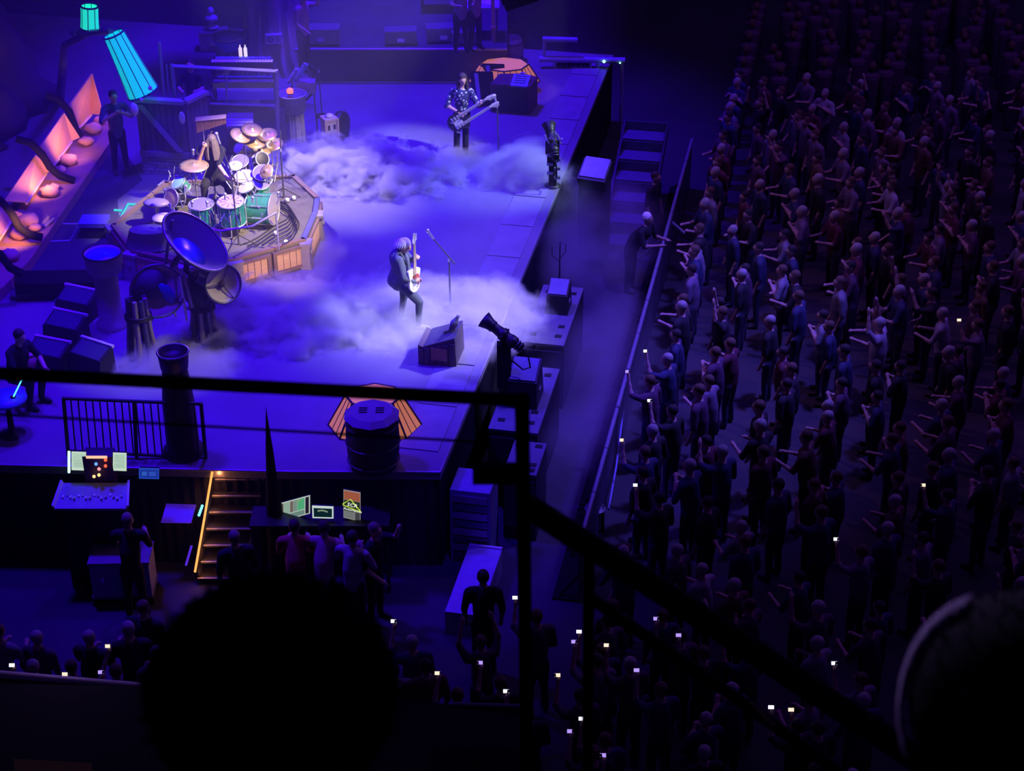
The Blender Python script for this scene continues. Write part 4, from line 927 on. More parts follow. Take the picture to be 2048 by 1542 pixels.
# ------------------------------------------------------------------ teal lanterns
def ribbed(label, cpx, r0, r1, mat, name, nrib, frame_m, Y, group=None):
    (x0, y0), (x1, y1) = cpx; a = A(x0, y0, Y); c = A(x1, y1, Y)
    t = T(name, label, 'lantern', c); d = (a - c); L_ = d.length; dn = d.normalized()
    n = 36
    prof = []
    for j in range(9):
        s = j / 8; prof.append(((r1 + (r0 - r1) * s) * (1 - .03 * math.sin(math.pi * s)), L_ * s))
    MB().lathe(prof, n, d=dn, cap=False).build('shade', mat, t)
    q_ = Vector((0, 0, 1)).rotation_difference(dn).to_matrix()
    for k in range(nrib):
        g = 2 * math.pi * k / nrib
        MB().tube([q_ @ V3(r_ * 1.01 * math.cos(g), r_ * 1.01 * math.sin(g), z) for r_, z in prof], .009, 4).build('rib', frame_m, t)
    for z, r_ in ((0, r1), (L_, r0)): MB().ring(q_ @ V3(0, 0, z), r_, .02, dn, 28, 5).build('hoop', frame_m, t)
    return t, q_, L_
TEALG = pm('teal_lit_fabric', (.05, .5, .5), .6, emit=(.0, .55, .62), es=.85, stretch=(6, 6, 1))
t, q_, L_ = ribbed('big slanted teal glowing ribbed fabric lantern', ((227, 68), (286, 185)), .20, .30, TEALG, 'fabric_lantern', 10, pm('teal_rib', (.02, .12, .15), .6), 31.9)
for k, (x, y) in enumerate(((300, 176), (283, 199), (268, 219))):
    p = A(x, y, 31.6) - t.location; MB().ell(p, (.09, .07, .14) if k == 2 else .045, 6, 4).build('crystal', pm('crystal', (.8, .85, .8), .2), t)
TEALB = pm('teal_lit_panes', (.05, .6, .45), .5, emit=(.01, .72, .42), es=1.0)
t2, q2, L2 = ribbed('small upright teal glowing lantern with dark bars in the upper left', ((179, 12), (180, 56)), .17, .18, TEALB, 'bar_lantern', 8, BLACK, 33.6)
MB().lathe([(.2, -.1), (.28, -.06), (.2, .0)], 20).build('base_ring', STEEL, t2)
t = T('lantern_arm', 'dark scenic arm carrying the two teal lanterns', 'bracket', G(120, 200))
o = t.location
MB().tube([V3(0, 0, 0), A(130, 90, 33.6) - o, A(178, 66, 33.6) - o, A(222, 62, 32.0) - o], [.1, .08, .07, .05], 8).build('arm', STEEL, t)
MB().ell(A(212, 62, 32.3) - o, (.14, .1, .08), 10, 6).build('joint', STEEL, t); MB().ell(A(150, 66, 33.6) - o, (.1, .08, .06), 10, 6).build('joint', STEEL, t)

# ------------------------------------------------------------------ left wall of lit canvas sails with dark hoops and rocks
CANV = pm('sail_canvas', (.75, .42, .30), .8, scale=4, var=.2, bump=.2)
t = T('sail_wall', 'row of orange-lit canvas sails between dark curved hoops', 'scenery', G(120, 330)); o = t.location
ZS = .35
def wq(px, py, Yr): return A(px, py, Yr) - o
secs = [((137, 213), (183, 147), (182, 228), (150, 262), (207, 230)), ((80, 293), (127, 225), (142, 282), (106, 330), (160, 275)), ((8, 402), (70, 310), (92, 345), (52, 405), (105, 342)), ((-60, 500), (2, 412), (22, 440), (-20, 505), (48, 428))]
for tl, pk, br, bl, fr in secs:
    Yr = G(br[0], br[1], ZS).y; Yl = G(bl[0], bl[1], ZS).y; Yf = G(fr[0], fr[1], ZS).y
    MB().slab([wq(*bl, Yl), wq(*br, Yr), wq(*pk, Yr), wq(*tl, Yl)], .03).build('sail', CANV, t)
    MB().slab([wq(*br, Yr), wq(*fr, Yf - .1), wq(*pk, Yr)] + [wq(*pk, Yr) + V3(.01, 0, 0)], .02).build('sail_fold', CANV, t)
    MB().tube([wq(*bl, Yl) + V3(.02, -.05, 0), wq(*br, Yr) + V3(.02, -.05, 0)], .028, 6).build('lower_rail', pm('pale_rail', (.8, .6, .5), .5), t)
HOOP = MATTE
for pts in (((92, 190), (118, 200), (138, 222), (150, 255), (163, 278), (190, 295), (225, 300)), ((32, 278), (60, 285), (84, 308), (100, 335), (120, 352), (150, 362)), ((-30, 395), (0, 400), (22, 425), (38, 455), (60, 470), (85, 475)), ((-30, 500), (0, 508), (20, 535), (45, 548))):
    Y0 = G(pts[3][0], pts[3][1], .4).y
    MB().tube([A(x, y, Y0 - .35 + .02 * i) - o for i, (x, y) in enumerate(pts)], .075, 8).build('hoop', HOOP, t)
# the shelf that carries the rocks
ROCK = pm('pink_rock', (.62, .36, .30), .85, scale=5, bump=.6)
sh = [G(210, 228, .2), G(235, 262, .2), G(60, 520, .2), G(-60, 640, .2), G(-120, 600, .2), G(20, 440, .2), G(150, 262, .2)]
MB().ngon_prism([(p.x - o.x, p.y - o.y) for p in sh][::-1], 0, .2).build('shelf', pm('shelf_earth', (.42, .24, .2), .9, scale=4, bump=.5), t)
for k, (x, y, s_) in enumerate(((186, 257, .16), (172, 282, .13), (137, 320, .16), (120, 340, .12), (98, 382, .16), (108, 374, .1), (58, 440, .18), (40, 466, .17), (70, 455, .1), (20, 510, .15), (200, 240, .12))):
    rk = MB().ell((0, 0, 0), (s_ * 1.2, s_, s_ * .7), 9, 6)
    rk.v = [p * random.uniform(.82, 1.15) for p in rk.v]
    p = G(x, y, .3); rk.v = [q_ + p for q_ in rk.v]
    rk.thing('rock', ROCK, ['pink-lit rock at the far end of the sail wall shelf', 'second rock from the far end of the sail shelf', 'flat pale rock below the second sail', 'small rock behind the flat pale rock', 'rounded rock below the second hoop', 'little rock against the rounded rock', 'largest pink rock below the third sail', 'bright pink rock next to the largest rock', 'small rock on the right of the largest rock', 'rock at the near end of the sail shelf', 'dim rock at the corner of the far sail'][k], 'rock', 'rocks on the sail wall shelf')
t = MB().tube([G(78, 478, .05), G(88, 450, .2), G(98, 432, .35)], [.1, .06, .03], 7).tube([G(88, 455, .2), G(108, 436, .3)], [.05, .02], 6).thing('driftwood', pm('driftwood', (.5, .45, .35), .8, bump=.4), 'pale forked driftwood piece standing right of the rocks', 'wood')
# black rock backdrop at the left
b = MB(); NX, NY = 26, 16; pts = []
for j in range(NY):
    for i in range(NX):
        s, v_ = i / (NX - 1), j / (NY - 1)
        base = G(130, 205).lerp(G(-190, 520), s); up = 5.2 * v_; outw = V3(-.9, -.1, 0) * (v_ * 2.2)
        pts.append(base + outw + V3(0, 0, up) + V3(random.uniform(-.2, .2), random.uniform(-.2, .2), random.uniform(-.1, .1)) + V3(-.35, 0.1, 0))
b.add(pts, [(j * NX + i, j * NX + i + 1, (j + 1) * NX + i + 1, (j + 1) * NX + i) for j in range(NY - 1) for i in range(NX - 1)], True)
ba = b.thing('rock_backdrop', pm('dark_rock', (.10, .08, .11), .9, scale=1.5, bump=1.0, stretch=(1, 1, .4)), 'dark craggy rock backdrop rising at the far left behind the sails', 'scenery')
so = ba.modifiers.new('thick', 'SOLIDIFY'); so.thickness = .15
# ------------------------------------------------------------------ lampshades, barrels, speaker stack
ORG = pm('orange_shade', (.7, .32, .12), .7, emit=(1.0, .30, .07), es=.42, scale=3)
def hex_shade(label, c, rb, rt, h, mat, rot=0):
    t = T('hexagonal_lampshade', label, 'lamp', c, rot)
    P0 = [V3(rb * math.cos(k * math.pi / 4), rb * .8 * math.sin(k * math.pi / 4), 0) for k in range(8)]
    P1 = [V3(rt * math.cos(k * math.pi / 4), rt * .8 * math.sin(k * math.pi / 4), h) for k in range(8)]
    for k in range(8):
        MB().slab([P0[k], P0[(k + 1) % 8], P1[(k + 1) % 8], P1[k]], .012).build('panel', mat, t)
        MB().tube([P0[k] * 1.01, P1[k] * 1.01], .018, 5).build('rib', DARKW, t)
        for s in (.33, .67):
            MB().tube([P0[k].lerp(P0[(k + 1) % 8], s) * 1.01, P1[k].lerp(P1[(k + 1) % 8], s) * 1.01], .009, 4).build('slat', DARKW, t)
    for PP in (P0, P1): MB().tube(PP + PP[:1], .02, 5).build('hoop', DARKW, t)
    MB().ngon_prism([(p.x * .98, p.y * .98) for p in P1], h - .01, h + .01).build('top', mat, t)
    MB().ell((0, 0, h * .4), .09, 10, 8).build('bulb', glow('bulb_glow', (1, .6, .25), 6), t)
    return t
def octs(r_, n=8, off=.5): return [(r_ * math.cos(2 * math.pi * (k + off) / n), r_ * math.sin(2 * math.pi * (k + off) / n)) for k in range(n)]
hex_shade('orange glowing faceted lampshade behind the dark barrel at the near deck edge', G(750, 850), .70, .42, .52, ORG)
point('lampshade_light', G(750, 848) + V3(-.1, .1, .3), 30, (1, .45, .15), .1)
def barrel(label, c, r_, h, lidm=ROAD):
    t = T('barrel', label, 'barrel', c)
    MB().lathe([(r_ * .84, 0), (r_ * .97, h * .3), (r_, h * .6), (r_ * .96, h * .9), (r_ * .9, h)], 24).build('staves', pm('barrel_dark', (.03, .022, .03), .7, stretch=(8, 8, 1)), t)
    MB().ngon_prism(octs(r_ * 1.05, 10), h, h + .07, octs(r_ * .8, 10)).build('lid', lidm, t)
    for z in (.15, .5, .85): MB().ring((0, 0, h * z), r_ * (.93 + .07 * math.sin(z * 3)), .014, n=24, m=5).build('band', STEEL, t)
    for x in (-.12, .12):
        for k in range(3): MB().box((x, -.05 + .06 * k, h + .075), (.12, .02, .012)).build('vent', BLACK, t)
    return t
barrel('large dark barrel with a faceted lid in front of the orange lampshade', G(748, 930), .39, .86)
B0 = G(1012, 216); hex_shade('orange glowing faceted lampshade behind the speaker cases at the far right', G(1008, 205) + V3(0, .7, .2), .76, .52, .38, ORG)
point('lampshade_light', G(1008, 205) + V3(0, .65, .42), 30, (1, .45, .15), .1)
t = T('lampshade_plinth', 'dark plinth under the far orange lampshade', 'plinth', G(1008, 205) + V3(0, .7, 0))
MB().ngon_prism(octs(.55), 0, .16).build('drum', BLACK, t); MB().ngon_prism(octs(.6), .16, .195).build('top', STEEL, t)
t = T('amplifier_cabinet', 'dark amplifier cabinet with a pale sheet on its top behind the bassist', 'amplifier', B0 + V3(.15, 0, 0), R(-12))
MB().ngon_prism([(-.42, -.3), (.42, -.3), (.46, .3), (.1, .42), (-.36, .3)], 0, .62).build('cabinet', pm('maroon_cabinet', (.12, .05, .07), .8), t)
MB().box((0, -.31, .3), (.7, .02, .5)).build('grille', BLACK, t)
MB().slab([(.0, -.3, .60), (.36, -.3, .60), (.36, .08, .72), (.0, .08, .72)], .03).build('sheet', pm('teal_sheet', (.28, .6, .62), .5), t)
for k in range(4): MB().box((.18, -.2 + .07 * k, .652 + .022 * k), (.24, .015, .012)).build('line', STEEL, t)
MB().ell((.18, .14, .74), (.06, .03, .02), 10, 5).build('handle', WHITE, t)
for k, (x, y) in enumerate(((962, 196), (985, 180))):
    B1 = G(x, y + 14) + V3(0, .25, 0); t = T('speaker_cabinet', ['slanted dark speaker cabinet just behind the bassist with a violet edge', 'slanted dark speaker cabinet between the bassist and orange lampshade'][k], 'speaker', B1, R(20))
    MB().slab([(-.2, -.18, .08), (.22, -.22, .0), (.22, .0, .62), (-.2, .02, .68)], .3).build('cabinet', BLACK, t)
    MB().slab([(-.2, -.36, .1), (-.12, -.36, .09), (-.12, -.14, .68), (-.2, -.14, .69)], .03).build('edge_strip', pm('violet_strip', (.45, .45, .7), .4), t)
    MB().box((0, .1, .03), (.4, .4, .06)).build('foot', STEEL, t)
t = T('scenic_pole', 'tall thin pole lit orange at its base behind the far lampshade', 'pole', G(988, 150))
MB().tube([(0, 0, 0), (-.02, 0, 2.0), (-.04, 0, 5.5)], [.05, .04, .04], 8).build('shaft', pm('pole_paint', (.5, .35, .35), .6, bump=.4), t)
for z in (.5, 1.1, 1.9, 2.6): MB().lathe([(.04, -.05), (.075, 0), (.04, .05)], 10, c=(-.01, 0, z)).build('knuckle', pm('knuckle_paint', (.55, .35, .3), .6), t)
MB().lathe([(.14, 0), (.1, .06), (.05, .08)], 14).build('base', BLACK, t)
t = T('barrel', 'banded barrel standing on the rear platform behind the orange lampshade', 'barrel', G(1024, 122, .0) + V3(0, 0, .0))
MB().lathe([(.2, 0), (.26, .2), (.25, .4), (.2, .55)], 18).build('staves', pm('mauve_staves', (.3, .2, .28), .7, stretch=(8, 8, 1), bump=.4), t); MB().ring((0, 0, .12), .245, .012).build('band', BLACK, t); MB().ring((0, 0, .45), .245, .012).build('band', BLACK, t); MB().ngon_prism(octs(.2, 12), .55, .56).build('lid', DARKW, t)
for k, x in enumerate((1014, 1034)):
    pass
# rear platform clutter: tables with papers, cases, crew
for k, (x, y, s_) in enumerate(((640, 100, .4), (800, 100, .34), (885, 95, .36), (930, 100, .3))):
    B1 = G(x, y, .76) + V3(0, .4, 0); t = T('flight_case', ['low case at the left end of the rear platform', 'low case in the middle of the rear platform', 'case left of the paper-covered table on the rear platform', 'case under the paper-covered table on the rear platform'][k], 'case', B1, R(3 * k))
    MB().box((0, 0, s_ * .45 + .03), (s_ * 2, s_, s_ * .8)).build('shell', ROAD, t)
    MB().box((0, 0, s_ * .85 + .03), (s_ * 2.04, s_ * 1.04, .03)).build('edge', GREY, t); MB().box((0, -s_ / 2 - .01, s_ * .4), (.16, .03, .08)).build('handle', CHROME, t)
for k, (x, y) in enumerate(((958, 72), (880, 22))):
    B1 = G(x, y, .76); t = T('work_table', ['small table with violet-lit papers on the rear platform', 'cluttered table with pale papers at the top of the view'][k], 'table', B1)
    MB().box((0, 0, .72), (.9, .6, .04)).build('table_top', pm('violet_top', (.4, .35, .5), .5), t)
    for sx in (-1, 1):
        for sy in (-1, 1): MB().cyl((.4 * sx, .26 * sy, 0), (.4 * sx, .26 * sy, .7), .02, n=6).build('leg', STEEL, t)
    for j in range(5):
        MB().box((random.uniform(-.3, .3), random.uniform(-.2, .2), .745 + .004 * j), (.21, .28, .004), (0, 0, random.uniform(-.6, .6))).thing('paper', WHITE, 'sheet of paper on the %s' % ['small violet-lit table', 'cluttered table at the top of the view'][k], 'paper', 'papers on the rear tables').location += B1
# stage-right wing: platform, bars, drape, steps
t = T('wing_frame', 'dark steel portal frame with a violet-lit top bar at the far stage wing', 'frame', st(38.0, -4.6, ZF)); o = t.location
Yw = o.y - .4
for (x0, y0, x1, y1, r_) in ((1078, 118, 1250, 121, .07), (1196, 120, 1190, 200, .05), (1182, 120, 1176, 190, .03), (1110, 120, 1104, 230, .04), (1085, 78, 1155, 80, .06), (1088, 78, 1088, 118, .04), (1245, 121, 1240, 330, .04)):
    MB().cyl(A(x0, y0, Yw) - o, A(x1, y1, Yw) - o, r_, n=6).build('bar', pm('violet_steel', (.32, .28, .5), .5), t)
q4 = [A(1112, 124, Yw + .1) - o, A(1180, 124, Yw + .1) - o, A(1172, 330, Yw + .1) - o, A(1100, 330, Yw + .1) - o]
b = MB(); n = 14
for k in range(n):
    s0, s1 = k / n, (k + 1) / n; e = .05 * (-1) ** k
    b.add([q4[0].lerp(q4[1], s0) + V3(0, e, 0), q4[0].lerp(q4[1], s1) + V3(0, -e, 0), q4[3].lerp(q4[2], s1) + V3(0, -e, 0), q4[3].lerp(q4[2], s0) + V3(0, e, 0)], [(0, 1, 2, 3)])
b.build('drape', CLOTH, t)
for k, (x, y) in enumerate(((1208, 123), (1208, 160), (1240, 126), (1136, 160), (1145, 288))):
    p = A(x, y, Yw - .1); tt = MB().ell(p, .035 if k < 2 else .02, 8, 6).thing('indicator_lamp', glow('green_dot', (.3, 1, .8), 2.5), ['upper green indicator lamp beside the wing post', 'lower green indicator lamp beside the wing post', 'faint indicator lamp at the right end of the top bar', 'white indicator lamp on the dark wing drape', 'green indicator lamp above the steps'][k], 'lamp')
p = A(1187, 205, Yw - .2); MB().ell(p, .05, 10, 6).thing('work_light', glow('white_dot', (.6, .75, 1), 8), 'bright white work light hanging in the far wing', 'lamp')
point('work_glow', p + V3(0, -.2, -.1), 14, (.25, .2, 1.0), .1)
# steps off the stage at the far corner
t = T('stage_steps', 'blue-lit steps going down beside the far stage corner', 'stairs', st(33.6, -4.0, ZF), -YAW)
STEPM = pm('step_blue', (.12, .11, .2), .5)
for k in range(6):
    MB().box((0, -1.4 + .5 * k, .14 + .24 * k), (.85, .5, .05)).build('tread', STEPM, t)
    MB().box((0, -1.16 + .5 * k, .26 + .24 * k), (.85, .02, .2)).build('riser', STEPM, t)
for s in (-1, 1): MB().slab([(.45 * s, -1.7, .0), (.45 * s, 1.4, 1.35), (.45 * s, 1.4, 1.55), (.45 * s, -1.7, .25)], .05).build('stringer', BLACK, t)
t = T('wedge_monitor', 'black monitor speaker wedge beyond the far robotic light', 'speaker', st(31.5, -4.55, ZF), R(-20))
MB().box((0, 0, .8), (.5, .5, 1.6)).build('stand_box', BLACK, t); MB().slab([(-.28, -.2, 1.7), (.28, -.2, 1.7), (.28, .25, 1.95), (-.28, .25, 1.95)], .3).build('cabinet', BLACK, t); MB().slab([(-.25, -.22, 1.87), (.25, -.22, 1.87), (.25, .2, 2.1), (-.25, .2, 2.1)], .02).build('grille', STEEL, t)

# ------------------------------------------------------------------ speakers in front of the deck
SUBT = pm('subwoofer_top', (.13, .12, .17), .5, scale=3)
def subw(label, u, v, L_, W, top, box=None):
    t = T('subwoofer', label, 'speaker', st(u, v, ZF), -YAW)
    h = top - ZF
    MB().box((0, 0, h / 2 - .02), (W, L_, h - .04)).build('cabinet', BLACK, t); MB().box((0, 0, h - .02), (W, L_, .04)).build('lid', SUBT, t)
    MB().box((0, -L_ / 2 - .012, h * .55), (W * .9, .024, h * .7)).build('grille', pm('grille_dark', (.05, .05, .07), .8, scale=80), t)
    for x, y in ((-W * .3, -L_ * .36), (W * .3, -L_ * .36), (W * .3, -L_ * .2), (-W * .3, L_ * .38), (W * .3, L_ * .38)): MB().box((x, y, h + .005), (.11, .09, .012)).build('corner_cup', BLACK, t)
    return t
subw('long low subwoofer cabinet with a violet lid farther up the stage front', 26.9, -4.55, 2.1, .72, -.45)
subw('long low subwoofer cabinet with a violet lid beside the robotic spotlight', 24.0, -4.5, 2.0, .78, -.4)
subw('short subwoofer cabinet nearest the corner of the deck', 22.45, -4.2, .9, .5, -.5)
for (u, v, lb, sz) in ((27.1, -4.5, 'slanted black monitor speaker on the farther subwoofer', .36), (23.95, -4.5, 'big black monitor speaker on the subwoofer beside the robotic spotlight', .46)):
    z0 = -.45 if u > 25 else -.4
    t = T('monitor_speaker', lb, 'speaker', st(u, v, z0), -YAW)
    MB().hexa([(-sz * .55, -sz * .6, 0), (sz * .55, -sz * .6, 0), (sz * .55, sz * .7, 0), (-sz * .55, sz * .7, 0), (-sz * .5, -sz * .45, sz * .95), (sz * .5, -sz * .45, sz * .95), (sz * .5, sz * .6, sz * 1.35), (-sz * .5, sz * .6, sz * 1.35)]).build('cabinet', BLACK, t)
    MB().slab([(-sz * .44, -sz * .4, sz * 1.0), (sz * .44, -sz * .4, sz * 1.0), (sz * .44, sz * .52, sz * 1.36), (-sz * .44, sz * .52, sz * 1.36)], .02).build('grille', pm('blue_grille', (.16, .16, .28), .6), t)
    for s in (-1, 1): MB().box((sz * .53 * s, 0, sz * .5), (.03, .14, .05)).build('handle', GREY, t)
t = T('antenna', 'thin forked antenna standing behind the farther subwoofer', 'antenna', st(28.4, -4.7, -1.7))
MB().cyl((0, 0, 0), (0, 0, 1.9), .03, .012, 6).build('mast', STEEL, t); MB().tube([(0, 0, 1.5), (-.14, 0, 1.62), (-.14, 0, 1.8)], .008, 5).build('fork', STEEL, t); MB().tube([(0, 0, 1.55), (.1, 0, 1.7), (.1, 0, 1.85)], .008, 5).build('fork', STEEL, t)

# barricade of steel panels between the pit and the crowd
STEELB = pm('barrier_steel', (.35, .33, .45), .4, .5)
for k in range(12):
    u0 = 20.6 + 1.22 * k; v0 = -3.05
    t = T('barricade_panel', ['nearest', 'second nearest', 'third nearest', 'fourth nearest', 'fifth nearest', 'sixth nearest', 'sixth farthest', 'fifth farthest', 'fourth farthest', 'third farthest', 'second farthest', 'farthest'][k] + ' steel barrier panel between pit and crowd', 'barrier', st(u0 + .6, v0, ZF), -YAW, 'crowd barrier panels')
    MB().box((0, 0, .55), (.03, 1.18, 1.05)).build('panel', pm('barrier_sheet', (.06, .05, .09), .5), t)
    MB().cyl((0, -.6, 1.12), (0, .6, 1.12), .035, n=8).build('top_rail', STEELB, t)
    MB().box((-.2, 0, .02), (.4, 1.16, .03)).build('foot_plate', MATTE, t)
    for s in (-1, 1): MB().tube([(-.3, .5 * s, .04), (-.02, .5 * s, .45)], .02, 6).build('brace', MATTE, t)
t = T('handrail', 'short pale violet tube at the far end of the barricade', 'rail', st(31.6, -3.7, ZF)); o = t.location
MB().cyl(A(1338, 440, o.y) - o, A(1368, 466, o.y) - o, .035, n=8).build('tube', pm('violet_tube', (.6, .6, .9), .4), t); MB().cyl((0, 0, 0), A(1353, 453, o.y) - o, .03, n=8).build('post', STEEL, t)
t = T('camera_crane', 'thin camera crane arm with a round plate lying along the barricade', 'crane', G(1205, 1060, ZF)); o = t.location
MB().tube([A(1217, 1018, o.y) - o, A(1232, 935, o.y + 1.2) - o, A(1256, 742, o.y + 3.5) - o], .018, 6).build('arm', pm('violet_tube2', (.4, .35, .8), .3), t)
MB().lathe([(0, 0), (.15, 0), (.15, .02), (0, .02)], 20, c=A(1190, 1020, o.y) - o).build('plate', STEELB, t); MB().ring(A(1190, 1019, o.y) - o + V3(0, 0, .02), .15, .012).build('rim', GREY, t)
MB().cyl((0, 0, 0), A(1205, 1020, o.y) - o, .03, n=8).build('post', BLACK, t)

# ------------------------------------------------------------------ near side of the deck: railing, spire, wedges, left crew
t = T('slatted_railing', 'black metal railing with upright bars along the near deck edge', 'railing', G(268, 916)); o = t.location
Yr = o.y
IRON = pm('black_iron', (.02, .02, .03), .5)
def rx(x, y): p = A(x, y, Yr) - o; return p
MB().cyl(rx(127, 797), rx(402, 808), .025, n=6).build('top_rail', IRON, t); MB().cyl(rx(137, 902), rx(412, 916), .025, n=6).build('bottom_rail', IRON, t)
for (x0, y0, x1, y1) in ((127, 795, 137, 912), (268, 802, 274, 925), (402, 806, 413, 930)): MB().cyl(rx(x0, y0), rx(x1, y1), .03, n=6).build('post', IRON, t)
for k in range(18):
    s = (k + 1) / 19; MB().cyl(rx(127 + 275 * s, 797 + 11 * s), rx(137 + 275 * s, 902 + 14 * s), .012, n=5).build('bar', IRON, t)
t = T('spire', 'slim dark spire standing against the near deck edge', 'obelisk', V3(A(552, 1060, 21.35).x, 21.35, ZF)); o = t.location
zt_ = A(553, 812, 21.35).z - ZF
MB().lathe([(.18, 0), (.16, .2), (.11, 1.5), (.075, 1.9), (.055, 2.3), (0, zt_)], 10).build('shaft', MATTE, t); MB().box((0, 0, .05), (.4, .4, .1)).build('foot', MATTE, t)
# four slanted equipment cases at the left
for k, (x, y, rz_) in enumerate(((155, 632, -22), (132, 682, -22), (98, 738, -20), (182, 742, -30))):
    B1 = G(x, y); t = T('wedge_case', ['farthest slanted black case left of the stone pillar with a bright edge', 'second slanted black case left of the dish machine', 'nearest slanted black case beside the crew member in the lower left', 'dull slanted case under the dish machine legs'][k], 'case', B1, R(rz_))
    MB().hexa([(-.34, -.18, 0), (.34, -.18, 0), (.34, .22, 0), (-.34, .22, 0), (-.32, -.1, .3), (.32, -.1, .3), (.32, .22, .42), (-.32, .22, .42)]).build('shell', BLACK, t)
    MB().box((0, .22, .43), (.66, .05, .04)).build('edge_strip', pm('bright_strip', (.7, .68, .8), .4), t)
    MB().box((-.36, 0, .2), (.03, .14, .12)).build('handle', pm('green_handle', (.05, .35, .28), .5), t)
    MB().slab([(-.28, -.09, .31), (.28, -.09, .31), (.28, .18, .415), (-.28, .18, .415)], .015).build('lid', pm('case_lid', (.05, .05, .1), .5), t)
t = T('person', 'crew member in dark clothes with bare forearm crouching at the left edge', 'person', G(42, 800), R(60))
P = [(V3(0, 0, .5), V3(0, -.1, .85), .16, .17, 1), (V3(-.15, -.12, .95), V3(.15, -.12, .95), .08, .08, 1), (V3(0, -.12, .98), V3(0, -.16, 1.08), .055, .05, 0), (V3(-.1, 0, .45), V3(-.13, -.4, .5), .1, .075, 2), (V3(.1, 0, .45), V3(.14, -.4, .5), .1, .075, 2), (V3(-.13, -.4, .5), V3(-.12, -.3, .08), .07, .05, 2), (V3(.14, -.4, .5), V3(.14, -.3, .08), .07, .05, 2),
     (V3(-.12, -.3, .045), V3(-.13, -.46, .035), .045, .036, 4), (V3(.14, -.3, .045), V3(.16, -.46, .035), .045, .036, 4), (V3(-.19, -.12, .95), V3(-.27, -.25, .72), .065, .05, 1), (V3(-.27, -.25, .72), V3(-.16, -.46, .62), .045, .034, 0), (V3(.19, -.12, .95), V3(.27, -.25, .72), .065, .05, 1), (V3(.27, -.25, .72), V3(.16, -.46, .62), .045, .034, 0)]
P += hand_prims(V3(-.16, -.46, .62), V3(.2, -1, -.2), V3(0, 0, 1)) + hand_prims(V3(.16, -.46, .62), V3(-.2, -1, -.2), V3(0, 0, 1)) + head_prims(V3(0, -.19, 1.18), 0, R(15))
x = bpy.data.objects.new('body', figure_mesh('crouching_body', P, [SKIN, BLKCL, BLKCL, HAIRD, SHOEB], .018)); COL.objects.link(x); x.parent = t
t = T('round_table', 'small round table with cyan-lit top at the left edge of the deck', 'table', G(25, 868))
MB().lathe([(0, .6), (.3, .6), (.3, .64), (0, .64)], 22).build('table_top', pm('cyan_top', (.1, .25, .5), .4), t); MB().lathe([(.2, 0), (.05, .06), (.04, .6)], 14).build('pedestal', BLACK, t)
t = T('tan_drum', 'round tan drum beside the crouching crew member', 'drum', G(56, 752) + V3(.0, .25, 0)); MB().lathe([(.14, 0), (.17, .02), (.17, .3), (0, .31)], 18).build('shell', pm('tan_skin', (.75, .5, .3), .6), t); MB().ring((0, 0, .3), .17, .012).build('hoop', DARKW, t)
t = T('neon_tube', 'short cyan glowing tube standing on the round table', 'lamp', G(25, 868) + V3(.1, 0, .64)); MB().cyl((0, 0, 0), (.18, 0, .32), .012, n=6).build('tube', glow('cyan_glow', (.1, .8, 1), 2), t); MB().cyl((0, 0, 0), (0, 0, .02), .04, n=10).build('base', BLACK, t)
# stagehand in the wing, screens and box of the left wing
t = T('person', 'stagehand in dark clothes waiting between the sail wall and the booth', 'person', G(243, 345), R(30))
x = bpy.data.objects.new('body', figure_mesh('stagehand_body', stand_prims(4, .03), [SKIN, pm('mid_shirt', (.12, .1, .2), .8), BLKCL, HAIRD, SHOEB], .022)); COL.objects.link(x); x.parent = t
t = T('floor_panel', 'flat blue lit box standing on dark legs left of the riser', 'box', G(192, 470)); MB().box((0, 0, .28), (.5, .4, .08)).build('lid', pm('blue_lid', (.18, .15, .7), .5), t); MB().box((0, 0, .12), (.44, .34, .24)).build('legs_box', BLACK, t)
t = T('neon_outline', 'angular turquoise neon outline on the floor beside the riser', 'neon', G(240, 440)); o = t.location
NE = glow('neon_teal', (.05, .75, .8), .9)
for a, c in (((228, 458), (256, 408)), ((256, 408), (275, 409)), ((228, 420), (244, 421)), ((228, 461), (243, 462))): MB().cyl(G(*a, .03) - o, G(*c, .03) - o, .022, n=6).build('tube', NE, t)
t = T('fallen_beam', 'long dark beam lying on supports left of the stone pillar', 'beam', G(100, 590)); o = t.location
MB().slab([G(30, 552, .25) - o, G(205, 549, .25) - o, G(205, 575, .25) - o, G(30, 580, .25) - o], .2).build('beam', MATTE, t); MB().box((0, 0, .08), (.3, .2, .16)).build('support', BLACK, t)
t = T('floor_frame', 'thin violet-lit tape frame on the dark floor beyond the beam', 'frame', G(120, 470)); o = t.location
for a, c in (((108, 446), (158, 447)), ((158, 447), (140, 480)), ((140, 480), (92, 482))): MB().slab([G(*a, .01) - o, G(*c, .01) - o, G(c[0], c[1] + 2, .01) - o, G(a[0], a[1] + 2, .01) - o], .01).build('strip', pm('tape', (.45, .4, .6), .6), t)
# dark floor cloth under the left wing
MB().ngon_prism([(p.x, p.y) for p in (G(-40, 585), G(250, 560), G(235, 400), G(285, 360), G(225, 262), G(-40, 500))], .002, .012).thing('floor_cloth', pm('floor_cloth', (.06, .05, .09), .9, scale=2), 'dark cloth covering the floor between sail wall and riser', 'cloth')

